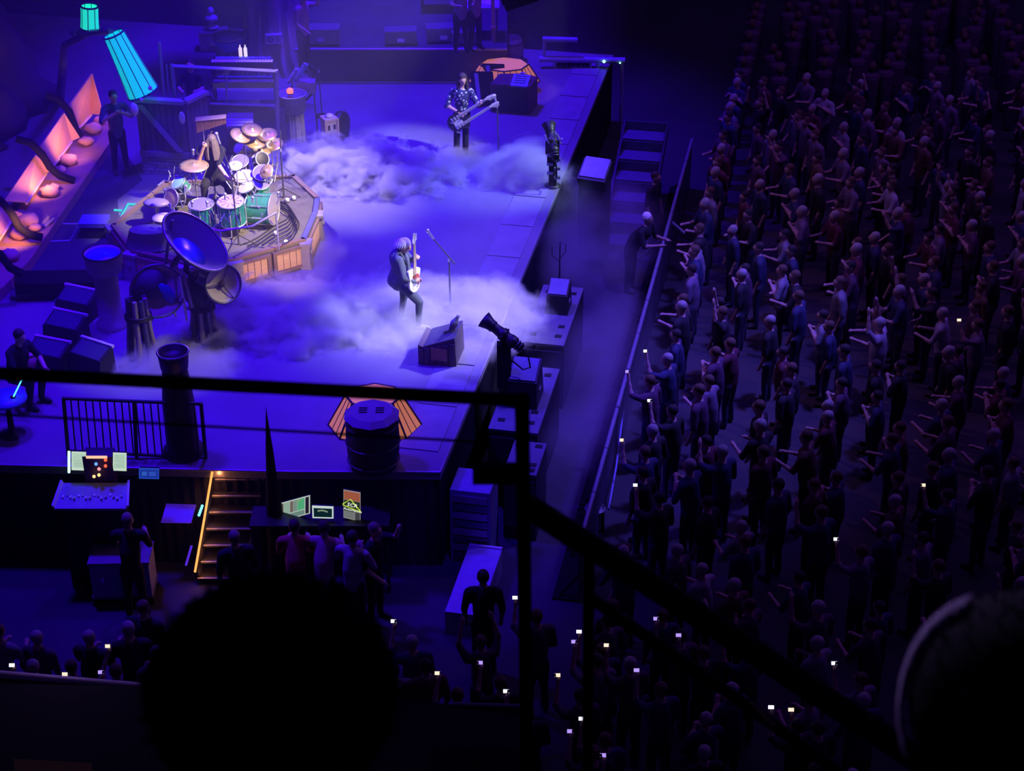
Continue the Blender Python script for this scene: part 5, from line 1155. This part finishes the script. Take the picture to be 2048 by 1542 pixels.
# ------------------------------------------------------------------ work area below the near edge: stairs, screens, desks, crew
t = T('stage_stairs', 'steep stairs with an orange light strip up to the near deck edge', 'stairs', G(440, 1150, ZF)); o = t.location
TR = pm('tread_edge', (.45, .4, .42), .6); rope = glow('rope_light', (1, .35, .08), 1.6)
tops = []
for k in range(7):
    z = -.16 - .235 * k; y = 957 + 33 * k
    a = G(430 - 5.8 * k, y, z) - o; c = G(527 - 6 * k, y, z) - o; tops.append((a, c))
    MB().hexa([a + V3(0, 0, -.05), c + V3(0, 0, -.05), c + V3(0, .26, -.05), a + V3(0, .26, -.05), a, c, c + V3(0, .26, 0), a + V3(0, .26, 0)]).build('tread', pm('tread_dark', (.03, .03, .035), .7), t)
    MB().cyl(a + V3(0, -.005, -.01), c + V3(0, -.005, -.01), .012, n=5).build('nosing', TR, t)
for j in (0, 1):
    a, c = tops[0][j], tops[-1][j]; MB().slab([a + V3(0, .2, .1), a + V3(0, .2, -.2), c + V3(0, 0, -.12), c + V3(0, 0, .12)], .04).build('stringer', BLACK, t)
MB().tube([tops[0][0] + V3(-.03, 0, .12), tops[3][0] + V3(-.03, 0, .10), tops[-1][0] + V3(-.03, 0, .10)], .018, 6).build('light_strip', rope, t)
for k in range(7): point('strip_light', tops[k][0] + o + V3(.07, -.03, .1), .8, (1, .35, .12), .02)
t = T('rope_light', 'short orange rope light on the post right of the stairs', 'lamp', G(540, 1070, ZF)); o = t.location
MB().tube([A(552, 1000, o.y) - o, A(546, 1035, o.y) - o, A(540, 1062, o.y) - o], .02, 6).build('tube', glow('rope_light2', (1, .5, .1), 2.2), t); MB().box((0.03, .03, .5), (.05, .05, 1.0)).build('post', BLACK, t)
def desk(label, c, w, d_, h):
    t = T('desk', label, 'desk', c)
    MB().box((0, 0, h), (w, d_, .04)).build('desk_top', BLACK, t)
    for sx in (-1, 1):
        for sy in (-1, 1): MB().box((sx * (w / 2 - .04), sy * (d_ / 2 - .04), h / 2), (.05, .05, h)).build('leg', BLACK, t)
    return t
def screen(label, quad, Y, base_z, cells, frame_c=(.6, .7, .6), leg=True):
    """quad px: bl, br, tr, tl on the plane y=Y (ends may lie at other depths)"""
    P4 = [A(x, y, Y + dy) for x, y, dy in quad]; c = (P4[0] + P4[1]) / 2
    t = T('computer_screen', label, 'screen', V3(c.x, c.y, base_z)); o = t.location
    L4 = [p - o for p in P4]; nrm = (L4[1] - L4[0]).cross(L4[3] - L4[0]).normalized()
    if nrm.y > 0: nrm = -nrm
    MB().slab([p - nrm * .02 for p in L4], .035).build('housing', BLACK, t)
    MB().slab([p - nrm * .0 for p in L4], .006).build('bezel_glow', glow('bezel_%02d' % len(_M), frame_c, .7), t)
    def bil(s, v_): return L4[0].lerp(L4[1], s).lerp(L4[3].lerp(L4[2], s), v_) + nrm * .006
    for (s0, v0, s1, v1, col, e) in cells:
        MB().slab([bil(s0, v0), bil(s1, v0), bil(s1, v1), bil(s0, v1)], .004).build('screen_area', glow('cell_%02d' % len(_M), col, e), t)
    MB().box(((L4[0].x + L4[1].x) / 2, .05, (L4[0].z + L4[1].z) / 4), (.06, .05, (L4[0].z + L4[1].z) / 2)).build('stand', BLACK, t)
    return t, L4, nrm, bil
zd_ = -.5
desk('black desk carrying three screens right of the stairs', V3(G(640, 1042, zd_).x, G(640, 1042, zd_).y + .1, ZF), 2.0, .5, zd_ - ZF)
Yq = G(640, 1042, zd_).y
screen('wide tilted screen of pale and green columns right of the stairs', ((554, 1045, .25), (620, 1027, 0), (620, 990, 0), (554, 1008, .25)), Yq, zd_ + .02,
       [(.03, .06, .2, .94, (.25, .2, .15), .35), (.21, .35, .4, .94, (.42, .62, .5), .6), (.41, .35, .5, .94, (.3, .22, .2), .5), (.51, .35, .62, .94, (.35, .5, .42), .5), (.63, .35, .84, .94, (.12, .62, .3), .6), (.63, .7, .8, .94, (.5, .55, .2), .5), (.21, .06, .84, .3, (.3, .5, .42), .45), (.87, .06, .97, .94, (.05, .03, .07), .3)])
screen('small white-bordered screen in the middle of the desk', ((625, 1036, 0), (667, 1037, 0), (667, 1013, 0), (624, 1011, 0)), Yq - .05, zd_ + .02,
       [(.07, .12, .93, .82, (.005, .04, .04), .4)] + [(.26 + .06 * k, .5 + .1 * math.sin(.5 + k * .37), .305 + .06 * k, .62 + .1 * math.sin(.5 + k * .37), (.6, .75, .5), .7) for k in range(8)], (.75, .9, .85))
ts, L4, nrm, bil = screen('upright advert screen with yellow-green triangle and white lettering', ((687, 1035, 0), (721, 1043, 0), (721, 985, 0), (687, 979, 0)), Yq, zd_ + .02,
       [(.03, .68, .97, .97, (.45, .12, .06), .7), (.03, .03, .65, .27, (.3, .34, .33), .5), (.68, .03, .97, .27, (.12, .12, .14), .4), (.03, .28, .97, .66, (.04, .05, .03), .4)], (.4, .35, .33))
YG = glow('yellow_green', (.55, .8, .05), 1.1)
tri = [bil(-.04, .50), bil(.42, .72), bil(1.04, .34)]
MB().tube([p + nrm * .008 for p in tri[:3]], .007, 4).build('triangle_line', YG, ts); MB().tube([bil(-.04, .47) + nrm * .008, bil(1.04, .34) + nrm * .008], .006, 4).build('triangle_line', YG, ts)
def text_on(s, size, s0, v0, mat, parent, name):
    cu = bpy.data.curves.new(name, 'FONT'); cu.body = s; cu.size = size; cu.extrude = .002; cu.resolution_u = 2
    tm = bpy.data.objects.new('tmp', cu); COL.objects.link(tm)
    me = bpy.data.meshes.new_from_object(tm.evaluated_get(bpy.context.evaluated_depsgraph_get())); bpy.data.objects.remove(tm)
    me.materials.clear(); me.materials.append(mat); o2 = bpy.data.objects.new(name, me); COL.objects.link(o2); o2.parent = parent
    x = (bil(1, 0) - bil(0, 0)).normalized(); z = nrm; y = z.cross(x)
    o2.matrix_local = Matrix.Translation(bil(s0, v0) + nrm * .012) @ Matrix((x, y, z)).transposed().to_4x4(); return o2
WTX = glow('white_text', (.85, .95, .8), 1.0)
text_on('SCR', .085, .2, .475, WTX, ts, 'lettering'); text_on('Automation', .055, .0, .33, WTX, ts, 'lettering')
# console with two bright screens at the left
ZP = ZF; zc = .06; Yc = G(195, 944, zc).y; c = A(195, 985, Yc)
t = T('mixing_console', 'wide mixing console with a violet-lit sloping top under the twin screens', 'console', V3(c.x, Yc - .22, ZP))
MB().box((0, 0, .7), (.92, .3, 1.4)).build('body', BLACK, t)
MB().slab([(-.52, -.27, 1.44), (.52, -.27, 1.44), (.47, .18, 1.58), (-.47, .18, 1.58)], .05).build('surface', pm('console_top', (.25, .22, .38), .5, scale=20), t)
for k in range(16):
    MB().box((-.42 + .056 * k, -.08 + .04 * math.sin(k * 1.7), 1.53), (.025, .05, .03)).build('fader', [WHITE, GREY][k % 2], t)
for s in (-1, 1): MB().slab([(.52 * s, -.27, 1.46), (.54 * s, -.27, 1.51), (.49 * s, .18, 1.65), (.47 * s, .18, 1.60)], .03).build('cheek', WHITE, t)
for k, (x0, x1, y0, y1) in enumerate(((143, 172, 903, 940), (226, 253, 905, 941))):
    screen(['left of the twin bright greenish-white script screens over the console', 'right of the twin bright greenish-white script screens over the console'][k], ((x0, y1, 0), (x1, y1 + 1, 0), (x1, y0 + 1, 0), (x0, y0, 0)), Yc, zc,
           [(.05, .14, .95, .95, (.55, .75, .6), .85)] + [(.12, .2 + .08 * j, .85, .225 + .08 * j, (.25, .4, .3), .5) for j in range(9)], (.8, 1, .8))
MB().tube([A(138, 903, Yc), A(138, 945, Yc)], .02, 6).thing('light_tube', glow('mint_tube', (.6, 1, .85), 1.4), 'thin upright mint light tube left of the twin screens', 'lamp')
t = T('rack_unit', 'dark rack with an orange-lit top bar and red lamps between the twin screens', 'rack', V3(A(198, 940, Yc).x, Yc + .1, ZP)); o = t.location
zz = (A(198, 912, Yc) - o).z; MB().box((0, 0, zz / 2), (.42, .25, zz)).build('case', pm('rack_case', (.06, .03, .08), .6), t); MB().box((0, -.13, zz), (.3, .02, .035)).build('top_bar', glow('peach_bar', (1, .5, .3), 1.2), t)
for k, (x, y, cc) in enumerate(((211, 920, (1, .1, .03)), (211, 932, (1, .1, .03)), (198, 938, (1, .25, .3)), (198, 950, (1, .6, .2)), (188, 953, (1, .55, .2)), (192, 928, (.1, .3, 1)))): MB().ell(A(x, y, Yc - .1) - o, .025, 8, 6).build('lamp', glow('rack_lamp_%d' % k, cc, 1.6), t)
screen('small dim blue screen right of the console', ((278, 957, 0), (318, 958, 0), (318, 937, 0), (278, 936, 0)), Yc, zc - .05, [(.04, .1, .96, .9, (.02, .06, .6), .5), (.15, .3, .4, .7, (.05, .2, .8), .6), (.5, .3, .85, .7, (.05, .15, .8), .6)], (.02, .1, .7))
# tilted panel in front of the stairs, case, strips
t = T('tilted_panel', 'violet-lit tilted music panel with cyan lamps left of the stairs', 'panel', G(355, 1100, ZF)); o = t.location
Yp = G(355, 1040, ZF + 1).y; MB().slab([A(322, 1045, Yp) - o, A(382, 1046, Yp) - o, A(392, 1010, Yp + .25) - o, A(333, 1008, Yp + .25) - o], .03).build('panel', pm('panel_violet', (.2, .13, .6), .4, emit=(.06, .01, .5), es=.5), t)  # violet light on the panel put in as colour and self-glow
MB().cyl((0, .2, 0), A(355, 1038, Yp + .1) - o, .03, n=6).build('post', BLACK, t)
for k in range(5): MB().ell(A(398 + 1.6 * k, 1030 - 4.5 * k, Yp + .1) - o, .022, 8, 5).build('lamp', glow('cyan_dot', (.2, .9, 1), 1.6), t)
p0 = G(372, 1130, ZF + .1); MB().cyl(p0, A(383, 1092, p0.y), .02, n=6).thing('light_tube', glow('violet_tube3', (.12, .03, .9), .7), 'short violet tube light leaning beside the foot of the stairs', 'lamp')
t = T('road_case', 'large pale violet road case behind the dark crew member in the lower left', 'case', V3(G(250, 1200, ZF).x, 20.75, ZF), R(2))
MB().box((0, .3, .42), (.85, .5, .6)).build('shell', pm('pale_case', (.35, .33, .6), .5), t); MB().box((0, .3, .72), (.88, .53, .04)).build('edge', GREY, t); MB().box((0, .3, .12), (.88, .53, .04)).build('edge', GREY, t)
for sx in (-1, 1): MB().cyl((sx * .4, .05, 0), (sx * .4, .05, .06), .05, n=10).build('wheel', BLACK, t)
for sx in (-1, 1): MB().box((sx * .25, .04, .45), (.05, .03, .1)).build('latch', CHROME, t)
# crew
def person(label, base, rz, mats, arm=0, lean=.03, voxel=.024, s=1.0):
    t = T('person', label, 'person', base, rz)
    x = bpy.data.objects.new('body', figure_mesh('crew_body', stand_prims(arm, lean), mats, voxel)); COL.objects.link(x); x.parent = t
    if s != 1: t.scale = (s,) * 3
    return t
DK = [pm('dim_skin', (.45, .3, .25), .6), BLKCL, BLKCL, HAIRD, SHOEB]
person('crew member in black standing in front of the pale violet road case', G(276, 1232, ZF), R(180), [DK[0], BLKCL, BLKCL, HAIRG, SHOEB], 1, .1)
person('grey-haired crew member standing by the lower right of the stairs', G(488, 1262, ZF), R(200), [DK[0], BLKCL, BLKCL, HAIRG, SHOEB], 0)
person('crew member in a crimson shirt at the desk below the wide tilted screen', G(600, 1250, ZF), R(180), [DK[0], pm('crimson_shirt', (.5, .02, .1), .8), BLKCL, HAIRD, SHOEB], 1, .15)
person('crew member in a pink shirt at the desk below the small screen', G(654, 1252, ZF), R(170), [DK[0], pm('pink_shirt', (.55, .25, .35), .8), BLKCL, HAIRD, SHOEB], 1, .15)
person('crew member in a pale camouflage shirt right of the advert screen desk', G(712, 1262, ZF), R(160), [DK[0], pm('grey_shirt', (.4, .38, .4), .8, scale=10, var=.8), BLKCL, HAIRD, SHOEB], 4)
person('blond person with raised forearm at the right end of the desk', G(752, 1240, ZF), R(60), [pm('warm_skin', (.8, .6, .35), .6), BLKCL, BLKCL, HAIRG, SHOEB], 3)
person('dark figure silhouetted against the violet-lit aisle by the deck corner', G(968, 1345, ZF), R(180), [DK[0], BLKCL, BLKCL, HAIRD, SHOEB], 0)
person('photographer in a pale cap crouching in the hazy pit', G(1258, 580, ZF), R(60), [DK[0], BLKCL, BLKCL, HAIRW, SHOEB], 1, .3)
person('security guard in dark clothes at the barricade by the far stage corner', G(1300, 500, ZF), R(60), [DK[0], BLKCL, BLKCL, HAIRD, SHOEB], 0)
for k, (x, y) in enumerate(((700, 40), (922, 50), (950, 45), (610, 85), (800, 20))):
    if k in (0, 4): continue
    person(['crew member on the rear platform above the fog', 'crew member left of the paper-covered table', 'crew member right behind the paper-covered table', 'crew member between the tree trunk and the rear platform', 'crew member at the very back beyond the rear platform'][k], G(x, y + 55, .76 if k < 4 else 0), R(20 * k), [DK[0], pm('violet_shirt%d' % k, (.2 + .05 * k, .15, .3), .8), BLKCL, HAIRD, SHOEB], k % 5, .04, .03)
t = T('hanging_speaker', 'black speaker corner hanging in from the top edge of the view', 'speaker', A(1030, -20, 30)); MB().box((0, 0, .1), (.6, .6, .5), (R(20), R(-14), R(15))).build('cabinet', BLACK, t); MB().box((0, -.31, .08), (.5, .02, .4), (R(20), R(-14), R(15))).build('grille', MATTE, t); MB().cyl((0, 0, .3), (0, 0, 6), .03, n=6).build('hanging_cable', BLACK, t)
# aisle: two low platforms lit violet
t = T('aisle_platform', 'narrow raised walkway lit violet below the deck corner', 'platform', st(20.35, -4.55, ZF), -YAW)
MB().box((0, 0, .2), (.5, 1.6, .4)).build('deck_panel', pm('aisle_paint', (.35, .33, .5), .6), t); MB().box((0, .81, .41), (.5, .04, .03)).build('edge', WHITE, t)
t = T('equipment_rack', 'tall dark rack of units standing against the deck corner', 'rack', st(21.55, -4.8, ZF), -YAW)
MB().box((0, 0, .65), (.6, .6, 1.3)).build('case', pm('rack_blue', (.2, .18, .35), .6), t)
for k in range(8): MB().box((0, -.31, .15 + .145 * k), (.52, .03, .12)).build('rack_module', [STEEL, GREY][k % 2], t)
# cloth spheres, bags by the aisle
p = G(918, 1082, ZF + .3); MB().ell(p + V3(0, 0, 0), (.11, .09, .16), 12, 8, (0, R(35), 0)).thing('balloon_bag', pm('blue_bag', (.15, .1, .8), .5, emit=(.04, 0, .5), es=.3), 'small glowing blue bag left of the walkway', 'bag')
# ------------------------------------------------------------------ crowd
def proj(p):
    d = Vector(p) - cam.location; x = d.x; y = d.dot(CU); z = -d.dot(CB)
    return 1024 + FPX * x / z, 771 - FPX * y / z, z
SHIRTS = [('black', (.03, .03, .035)), ('plum', (.11, .05, .10)), ('pale grey', (.26, .25, .29)), ('rust', (.15, .08, .06)), ('navy', (.04, .05, .12)), ('mauve', (.20, .15, .22)), ('white', (.45, .43, .48)), ('maroon', (.12, .03, .05))]
HAIRS = [('dark', (.04, .03, .03)), ('brown', (.13, .08, .05)), ('grey', (.4, .38, .36))]
CSK = pm('crowd_skin', (.55, .36, .29), .6, var=.12); CTR = pm('crowd_trousers', (.05, .05, .08), .85)
poses = [figure_mesh('crowd_pose_%d' % k, stand_prims(a, l), [CSK, CTR, CTR, CTR, CTR], .032) for k, (a, l) in enumerate(((0, .02), (1, .05), (2, 0), (3, .02), (4, .03)))]
cm = {}
def crowd_mesh(p, s, h):
    if (p, s, h) not in cm:
        m = poses[p].copy(); m.name = 'concertgoer_body'
        for i_, x in enumerate((CSK, pm('shirt_' + SHIRTS[s][0].replace(' ', '_'), SHIRTS[s][1], .85, scale=12), CTR, pm('hair_' + HAIRS[h][0], HAIRS[h][1], .8, scale=40), SHOEB)): m.materials[i_] = x
        cm[(p, s, h)] = m
    return cm[(p, s, h)]
rc = random.Random(11)
PW = ['with arms down', 'with folded hands', 'with both arms raised', 'with one arm raised', 'with hands at the chest']
spots = []
for i in range(16):                                            # rows parallel to the stage front
    for j in range(48):
        v = -2.3 + .86 * i + rc.uniform(-.3, .3) * (i > 0); u = 15.2 + .72 * j + rc.uniform(-.28, .28)
        p = st(u, v, ZF); x, y, z = proj(p + V3(0, 0, 1.4))
        if 1030 < x < 2120 and -30 < y < 1600: spots.append((z, p, 'floor'))
for i in range(7):
    for j in range(16):
        p = V3(-6.6 + .56 * j + rc.uniform(-.1, .1), 16.2 + .62 * i + rc.uniform(-.1, .1), ZF); x, y, z = proj(p + V3(0, 0, 1.4))
        if -40 < x < 1010 and y < 1420 and p.y < 18.6 and not (330 < x < 770 and y > 1230): spots.append((z, p, 'side'))
spots.sort(key=lambda s: s[0])
rest = MB(); nn_ = 0
target_pt = st(28, -10, 0)
phones = [(1158, 1263, 0), (1213, 1290, 2), (1357, 1270, 1), (1115, 1350, 2), (1273, 1340, 1), (960, 1325, 1), (1012, 1382, 0), (1163, 1437, 0), (1140, 1462, 1), (1206, 1510, 1), (1668, 1326, 0), (1542, 1414, 0), (1582, 1419, 2), (1672, 1078, 0), (24, 1330, 0), (215, 1292, 2), (202, 1344, 1), (787, 1242, 0), (875, 1346, 2), (1244, 880, 2), (1299, 801, 0), (1271, 970, 0), (1291, 702, 0), (1846, 970, 2), (1312, 1237, 1), (1148, 1283, 1), (1030, 1195, 0), (1255, 743, 1), (1918, 640, 2), (130, 1348, 2), (620, 88, 2) ]
holders = {}
for x, y, c_ in phones:                                        # every lit phone is held by a figure standing under it
    p = G(x, y, ZF + 1.74); d = target_pt - p; hx = math.atan2(d.x, -d.y)
    hp = p - Euler((0, 0, hx)).to_matrix() @ V3(.17, -.36, 0); hp.z = ZF; holders[(x, y)] = (hx, hp, 3)
spots = [q for q in spots if all((q[1] - h[1]).length > .5 for h in holders.values())]
for z, p, zone in spots:
    d = target_pt - p; rz = math.atan2(d.x, -d.y) + rc.uniform(-.25, .25)
    ps = rc.choices(range(5), (5, 3, .5, 1, 3))[0]; sh = rc.choices(range(8), (6, 3, 1.6, 1.3, 4, 2.2, .7, 2))[0]; hh = rc.randrange(3)
    if nn_ < 240:
        o_ = bpy.data.objects.new('person', crowd_mesh(ps, sh, hh)); COL.objects.link(o_); o_.location = p; o_.rotation_euler = (0, 0, rz); s_ = rc.uniform(.93, 1.06); o_.scale = (s_, s_, s_)
        o_['label'] = '%s-haired concertgoer in %s top %s in %s' % (HAIRS[hh][0], SHIRTS[sh][0], PW[ps], 'right-hand crowd' if zone == 'floor' else 'near crowd')
        o_['category'] = 'person'; o_['group'] = 'crowd on the floor right of the stage' if zone == 'floor' else 'crowd at the near side of the stage'
        nn_ += 1
    else:
        q_ = Euler((0, 0, rz)).to_matrix()
        for (a, c, r0, r1, m) in ((V3(0, 0, .05), V3(0, 0, .9), .13, .16, 0), (V3(0, 0, .9), V3(0, 0, 1.35), .17, .19, 1)):
            rest.cm = 1 if m else 0; rest.cyl(p + a, p + c, r0, r1, 8)
        rest.cm = 1; rest.ell(p + V3(0, 0, 1.36), (.22, .14, .1), 8, 5); rest.cm = 2; rest.ell(p + V3(0, 0, 1.6), (.09, .1, .12), 8, 6)
if rest.v:
    o_ = rest.thing('far_crowd', [CTR, pm('shirt_plum', (.16, .05, .12)), pm('hair_brown', (.13, .08, .05))], 'distant mass of concertgoers at the far end of the arena floor', 'crowd'); o_['kind'] = 'stuff'
print('CROWD', len(spots))
# lit phones
PH = [glow('phone_white', (.85, .85, 1), 1.5), glow('phone_violet', (.45, .3, 1), 1.1), glow('phone_warm', (1, .8, .6), 1.1)]
zones = {'in the crowd under the diagonal handrail': [p for p in phones if p[0] > 1040 and p[1] > 1150 and p[0] < 1450], 'in the far right crowd': [p for p in phones if p[0] > 1500], 'along the barricade': [p for p in phones if 1200 < p[0] < 1320 and p[1] < 1100],
         'in the crowd at the lower left': [p for p in phones if p[0] < 300 and p[1] > 900], 'in the crowd left of the rail post': [p for p in phones if 700 < p[0] < 1040 and p[1] > 900]}
ORD = ['leftmost', 'second from left', 'third from left', 'fourth from left', 'fifth from left', 'sixth from left', 'seventh from left', 'eighth from left', 'ninth from left', 'tenth from left', 'eleventh from left', 'rightmost']
CN = ['white', 'violet', 'warm']
for zn, L_ in zones.items():
    L_.sort()
    for k, (x, y, c_) in enumerate(L_):
        p = G(x, y, ZF + 1.74)
        w_ = ORD[k] if k < len(L_) - 1 else 'rightmost'
        if zn == 'along the barricade': w_ = ['nearest', 'second nearest', 'third nearest', 'fourth nearest', 'farthest'][sorted(L_, key=lambda q: -q[1]).index((x, y, c_))]
        t = T('phone', '%s phone, %s of those %s' % (CN[c_], w_, zn), 'phone', p)
        s = MB().box((0, 0, 0), (.075, .012, .05), (R(-35), 0, random.uniform(-.6, .6))); s.build('case', BLACK, t)
        s = MB().box((0, -.008, .004), (.068, .006, .044), (R(-35), 0, 0)); s.build('screen', PH[c_], t)
        hx, hp, ps_ = holders[(x, y)]
        o_ = bpy.data.objects.new('person', crowd_mesh(3, rc.choice((0, 1, 4, 5)), rc.randrange(3))); COL.objects.link(o_); o_.location = hp; o_.rotation_euler = (0, 0, hx)
        o_['label'] = 'concertgoer holding %s phone, %s %s' % (CN[c_], w_, zn); o_['category'] = 'person'

# ------------------------------------------------------------------ balcony in front: ledge, guard rail, heads
LEDGE = pm('ledge_paint', (.16, .13, .2), .6, scale=2)
Yl = 9.2; a = A(-40, 1350, Yl); c = A(1046, 1412, Yl)
b = MB(); b.hexa([(a.x, Yl - .9, a.z - .12), (c.x, Yl - .9, c.z - .12), (c.x, Yl, c.z - .12), (a.x, Yl, a.z - .12), (a.x, Yl - .9, a.z - .02), (c.x, Yl - .9, c.z - .02), (c.x, Yl, c.z - .02), (a.x, Yl, a.z - .02)])
b.struct('lower_balcony', pm('lower_balcony_paint', (.012, .012, .018), .9))
A0 = A(-40, 1350, Yl); A1 = A(283, 1378, Yl)
MB().cyl(A0 + V3(0, .02, .0), A1 + V3(0, .02, 0), .028, n=8).struct('trim_3', pm('ledge_edge', (.5, .4, .6), .5))
MB().cyl(A(905, 1408, Yl), A(1040, 1412, Yl), .012, n=8).struct('trim_4', pm('ledge_edge2', (.3, .26, .4), .5))
MB().box((-3.95, Yl - .6, 2.0), (8, .3, 9)).struct('wall_balcony', MATTE)
t = T('program_board', 'dim tan board leaning on the lower balcony in the bottom left corner', 'board', A(105, 1560, 7.6)); o = t.location
MB().slab([A(30, 1580, 7.55) - o, A(185, 1590, 7.55) - o, A(183, 1527, 7.7) - o, A(28, 1518, 7.7) - o], .02).build('panel', pm('tan_board', (.36, .26, .13), .8), t); MB().slab([A(20, 1590, 7.58) - o, A(195, 1600, 7.58) - o, A(195, 1588, 7.58) - o, A(20, 1578, 7.58) - o], .03).build('ledge', MATTE, t)
point('board_fill', A(110, 1530, 7.2) + V3(0, -.5, .1), .5, (1, .7, .4), .05)  # unseen warm point added to bring up the tan board
# terraces the seats stand on, below the view
MB().box((0, 1.2, 11.55), (12, 1.0, .1)).struct('terrace_upper', MATTE); MB().box((0, 2.6, 10.75), (12, 2.1, .1)).struct('terrace_lower', MATTE)
YR = 3.6
t = T('guard_rail', 'thick black balcony guard rail with its upright post crossing the view', 'rail', V3(A(1050, 800, YR).x, YR, 10.8)); o = t.location
MB().tube([A(-120, 741, YR) - o, A(1052, 801, YR) - o], .0165, 10).build('top_rail', RAIL, t)
MB().tube([A(1044, 797, YR) - o, V3(0, 0, 0) + V3(A(1058, 1542, YR).x - o.x, 0, 0)], .0185, 10).build('post', RAIL, t)
MB().ell(A(1045, 800, YR) - o, .02, 10, 8).build('elbow', RAIL, t)
MB().box(tuple(A(990, 947, YR) - o), (.108, .03, .046)).build('bracket', RAIL, t)
MB().tube([A(-120, 822, YR) - o, A(960, 884, YR) - o], .0035, 6).build('cable', RAIL, t)
MB().tube([A(957, 880, YR) - o, A(957, 960, YR) - o], .0025, 6).build('cable_end', RAIL, t)
t = T('stair_handrail', 'thick black diagonal handrail descending to the lower right', 'rail', V3(A(1180, 1300, YR - .1).x, YR - .1, 10.8)); o = t.location
MB().tube([A(1052, 1010, YR - .05) - o, A(1400, 1232, YR - .3) - o, A(1900, 1560, YR - .6) - o], .031, 10).build('rail', RAIL, t)
MB().tube([A(1178, 1090, YR - .1) - o, V3(0, 0, 0) + V3(A(1180, 1542, YR - .1).x - o.x, 0, 0)], .0145, 8).build('post', RAIL, t)
MB().tube([A(1180, 1195, YR - .1) - o, A(1520, 1430, YR - .3) - o, A(1700, 1560, YR - .4) - o], .0155, 8).build('lower_rail', RAIL, t)
OLIVE = pm('rail_highlight', (.35, .28, .16), .6, scale=60, var=.6)  # tan strips colour in the faint highlights along the handrail
MB().tube([A(1563, 1345, YR - .42) - o, A(1725, 1458, YR - .5) - o], .004, 5).build('highlight_strip', OLIVE, t, label='painted olive highlight on the rail edge')
MB().tube([A(1500, 1404, YR - .36) - o, A(1548, 1450, YR - .38) - o], .004, 5).build('highlight_strip', OLIVE, t, label='painted olive highlight on the rail edge')
point('rail_edge_fill', A(1640, 1330, YR - .7) + V3(0, 0, .35), .10, (1, .8, .5), .03)  # unseen warm point added to lift the strips on the handrail

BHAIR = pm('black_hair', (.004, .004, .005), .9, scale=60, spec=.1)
SHEEN = pm('rim_light_hair', (.3, .25, .33), .7, scale=60, spec=.3)  # paler than the other hair, the lit rim is put into the colour
def spectator(label, c, sc, hairm, sk, fuzz, yaw):
    """seated spectator seen from behind: head centre c"""
    t = T('person', label, 'person', V3(c.x, c.y, c.z - 1.18)); z0 = 1.18
    H = V3(0, 0, z0)
    P = [(V3(0, -.05, .1), V3(0, 0, .62), .17, .16, 1), (V3(0, 0, .62), V3(0, .03, .86), .17, .14, 1), (V3(-.17, .02, .9), V3(.17, .02, .9), .085, .085, 1), (V3(0, .02, .92), V3(0, .02, 1.08), .06, .055, 0),
         (V3(-.1, 0, .08), V3(-.13, .42, .1), .1, .075, 2), (V3(.1, 0, .08), V3(.13, .42, .1), .1, .075, 2), (V3(-.21, .02, .88), V3(-.28, .08, .6), .065, .05, 1), (V3(-.28, .08, .6), V3(-.14, .32, .5), .05, .036, 0), (V3(.21, .02, .88), V3(.28, .08, .6), .065, .05, 1), (V3(.28, .08, .6), V3(.14, .32, .5), .05, .036, 0)]
    P += hand_prims(V3(-.14, .32, .5), V3(.4, 1, -.1), V3(0, 0, 1)) + hand_prims(V3(.14, .32, .5), V3(-.4, 1, -.1), V3(0, 0, 1))
    P += head_prims(H, math.pi + yaw, 0, 1.0, 0, 3)
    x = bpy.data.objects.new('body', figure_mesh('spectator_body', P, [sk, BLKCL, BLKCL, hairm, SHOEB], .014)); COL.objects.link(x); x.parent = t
    b = MB().ell(H + V3(0, 0, .01), (sc[0] * .93, sc[1] * .93, sc[2] * .93), 28, 18)
    rr = random.Random(5)
    for k in range(fuzz):                                     # loose strands standing off the head
        a, e = rr.uniform(0, 6.283), rr.uniform(-.25, 1.5)
        d = V3(math.cos(a) * math.cos(e), math.sin(a) * math.cos(e), math.sin(e)); p = H + V3(d.x * sc[0] * .9, d.y * sc[1] * .9, d.z * sc[2] * .9 + .01)
        w = V3(rr.uniform(-.5, .5), rr.uniform(-.5, .5), rr.uniform(-.5, .5)); L_ = rr.uniform(.004, .012)
        b.tube([p, p + (d + w * .4).normalized() * L_, p + (d + w).normalized() * L_ * 1.6 + V3(0, 0, -.004)], [.0022, .0016, .0006], 3)
    b.build('hair', hairm, t)
    return t
c = A(545, 1398, 1.72)
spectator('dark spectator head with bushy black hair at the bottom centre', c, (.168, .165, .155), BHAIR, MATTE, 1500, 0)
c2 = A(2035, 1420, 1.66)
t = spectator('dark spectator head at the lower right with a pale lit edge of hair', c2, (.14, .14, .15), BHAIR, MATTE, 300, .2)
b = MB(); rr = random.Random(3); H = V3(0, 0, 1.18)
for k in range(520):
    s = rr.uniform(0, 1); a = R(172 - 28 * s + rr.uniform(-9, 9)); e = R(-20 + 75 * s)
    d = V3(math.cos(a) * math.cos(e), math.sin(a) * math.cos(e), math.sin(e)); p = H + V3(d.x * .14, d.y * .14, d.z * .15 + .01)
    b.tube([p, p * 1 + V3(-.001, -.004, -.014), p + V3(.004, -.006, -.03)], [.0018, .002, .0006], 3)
b.build('rim_light_strands', SHEEN, t, label='pale violet hair edge coloured as a stage light rim')
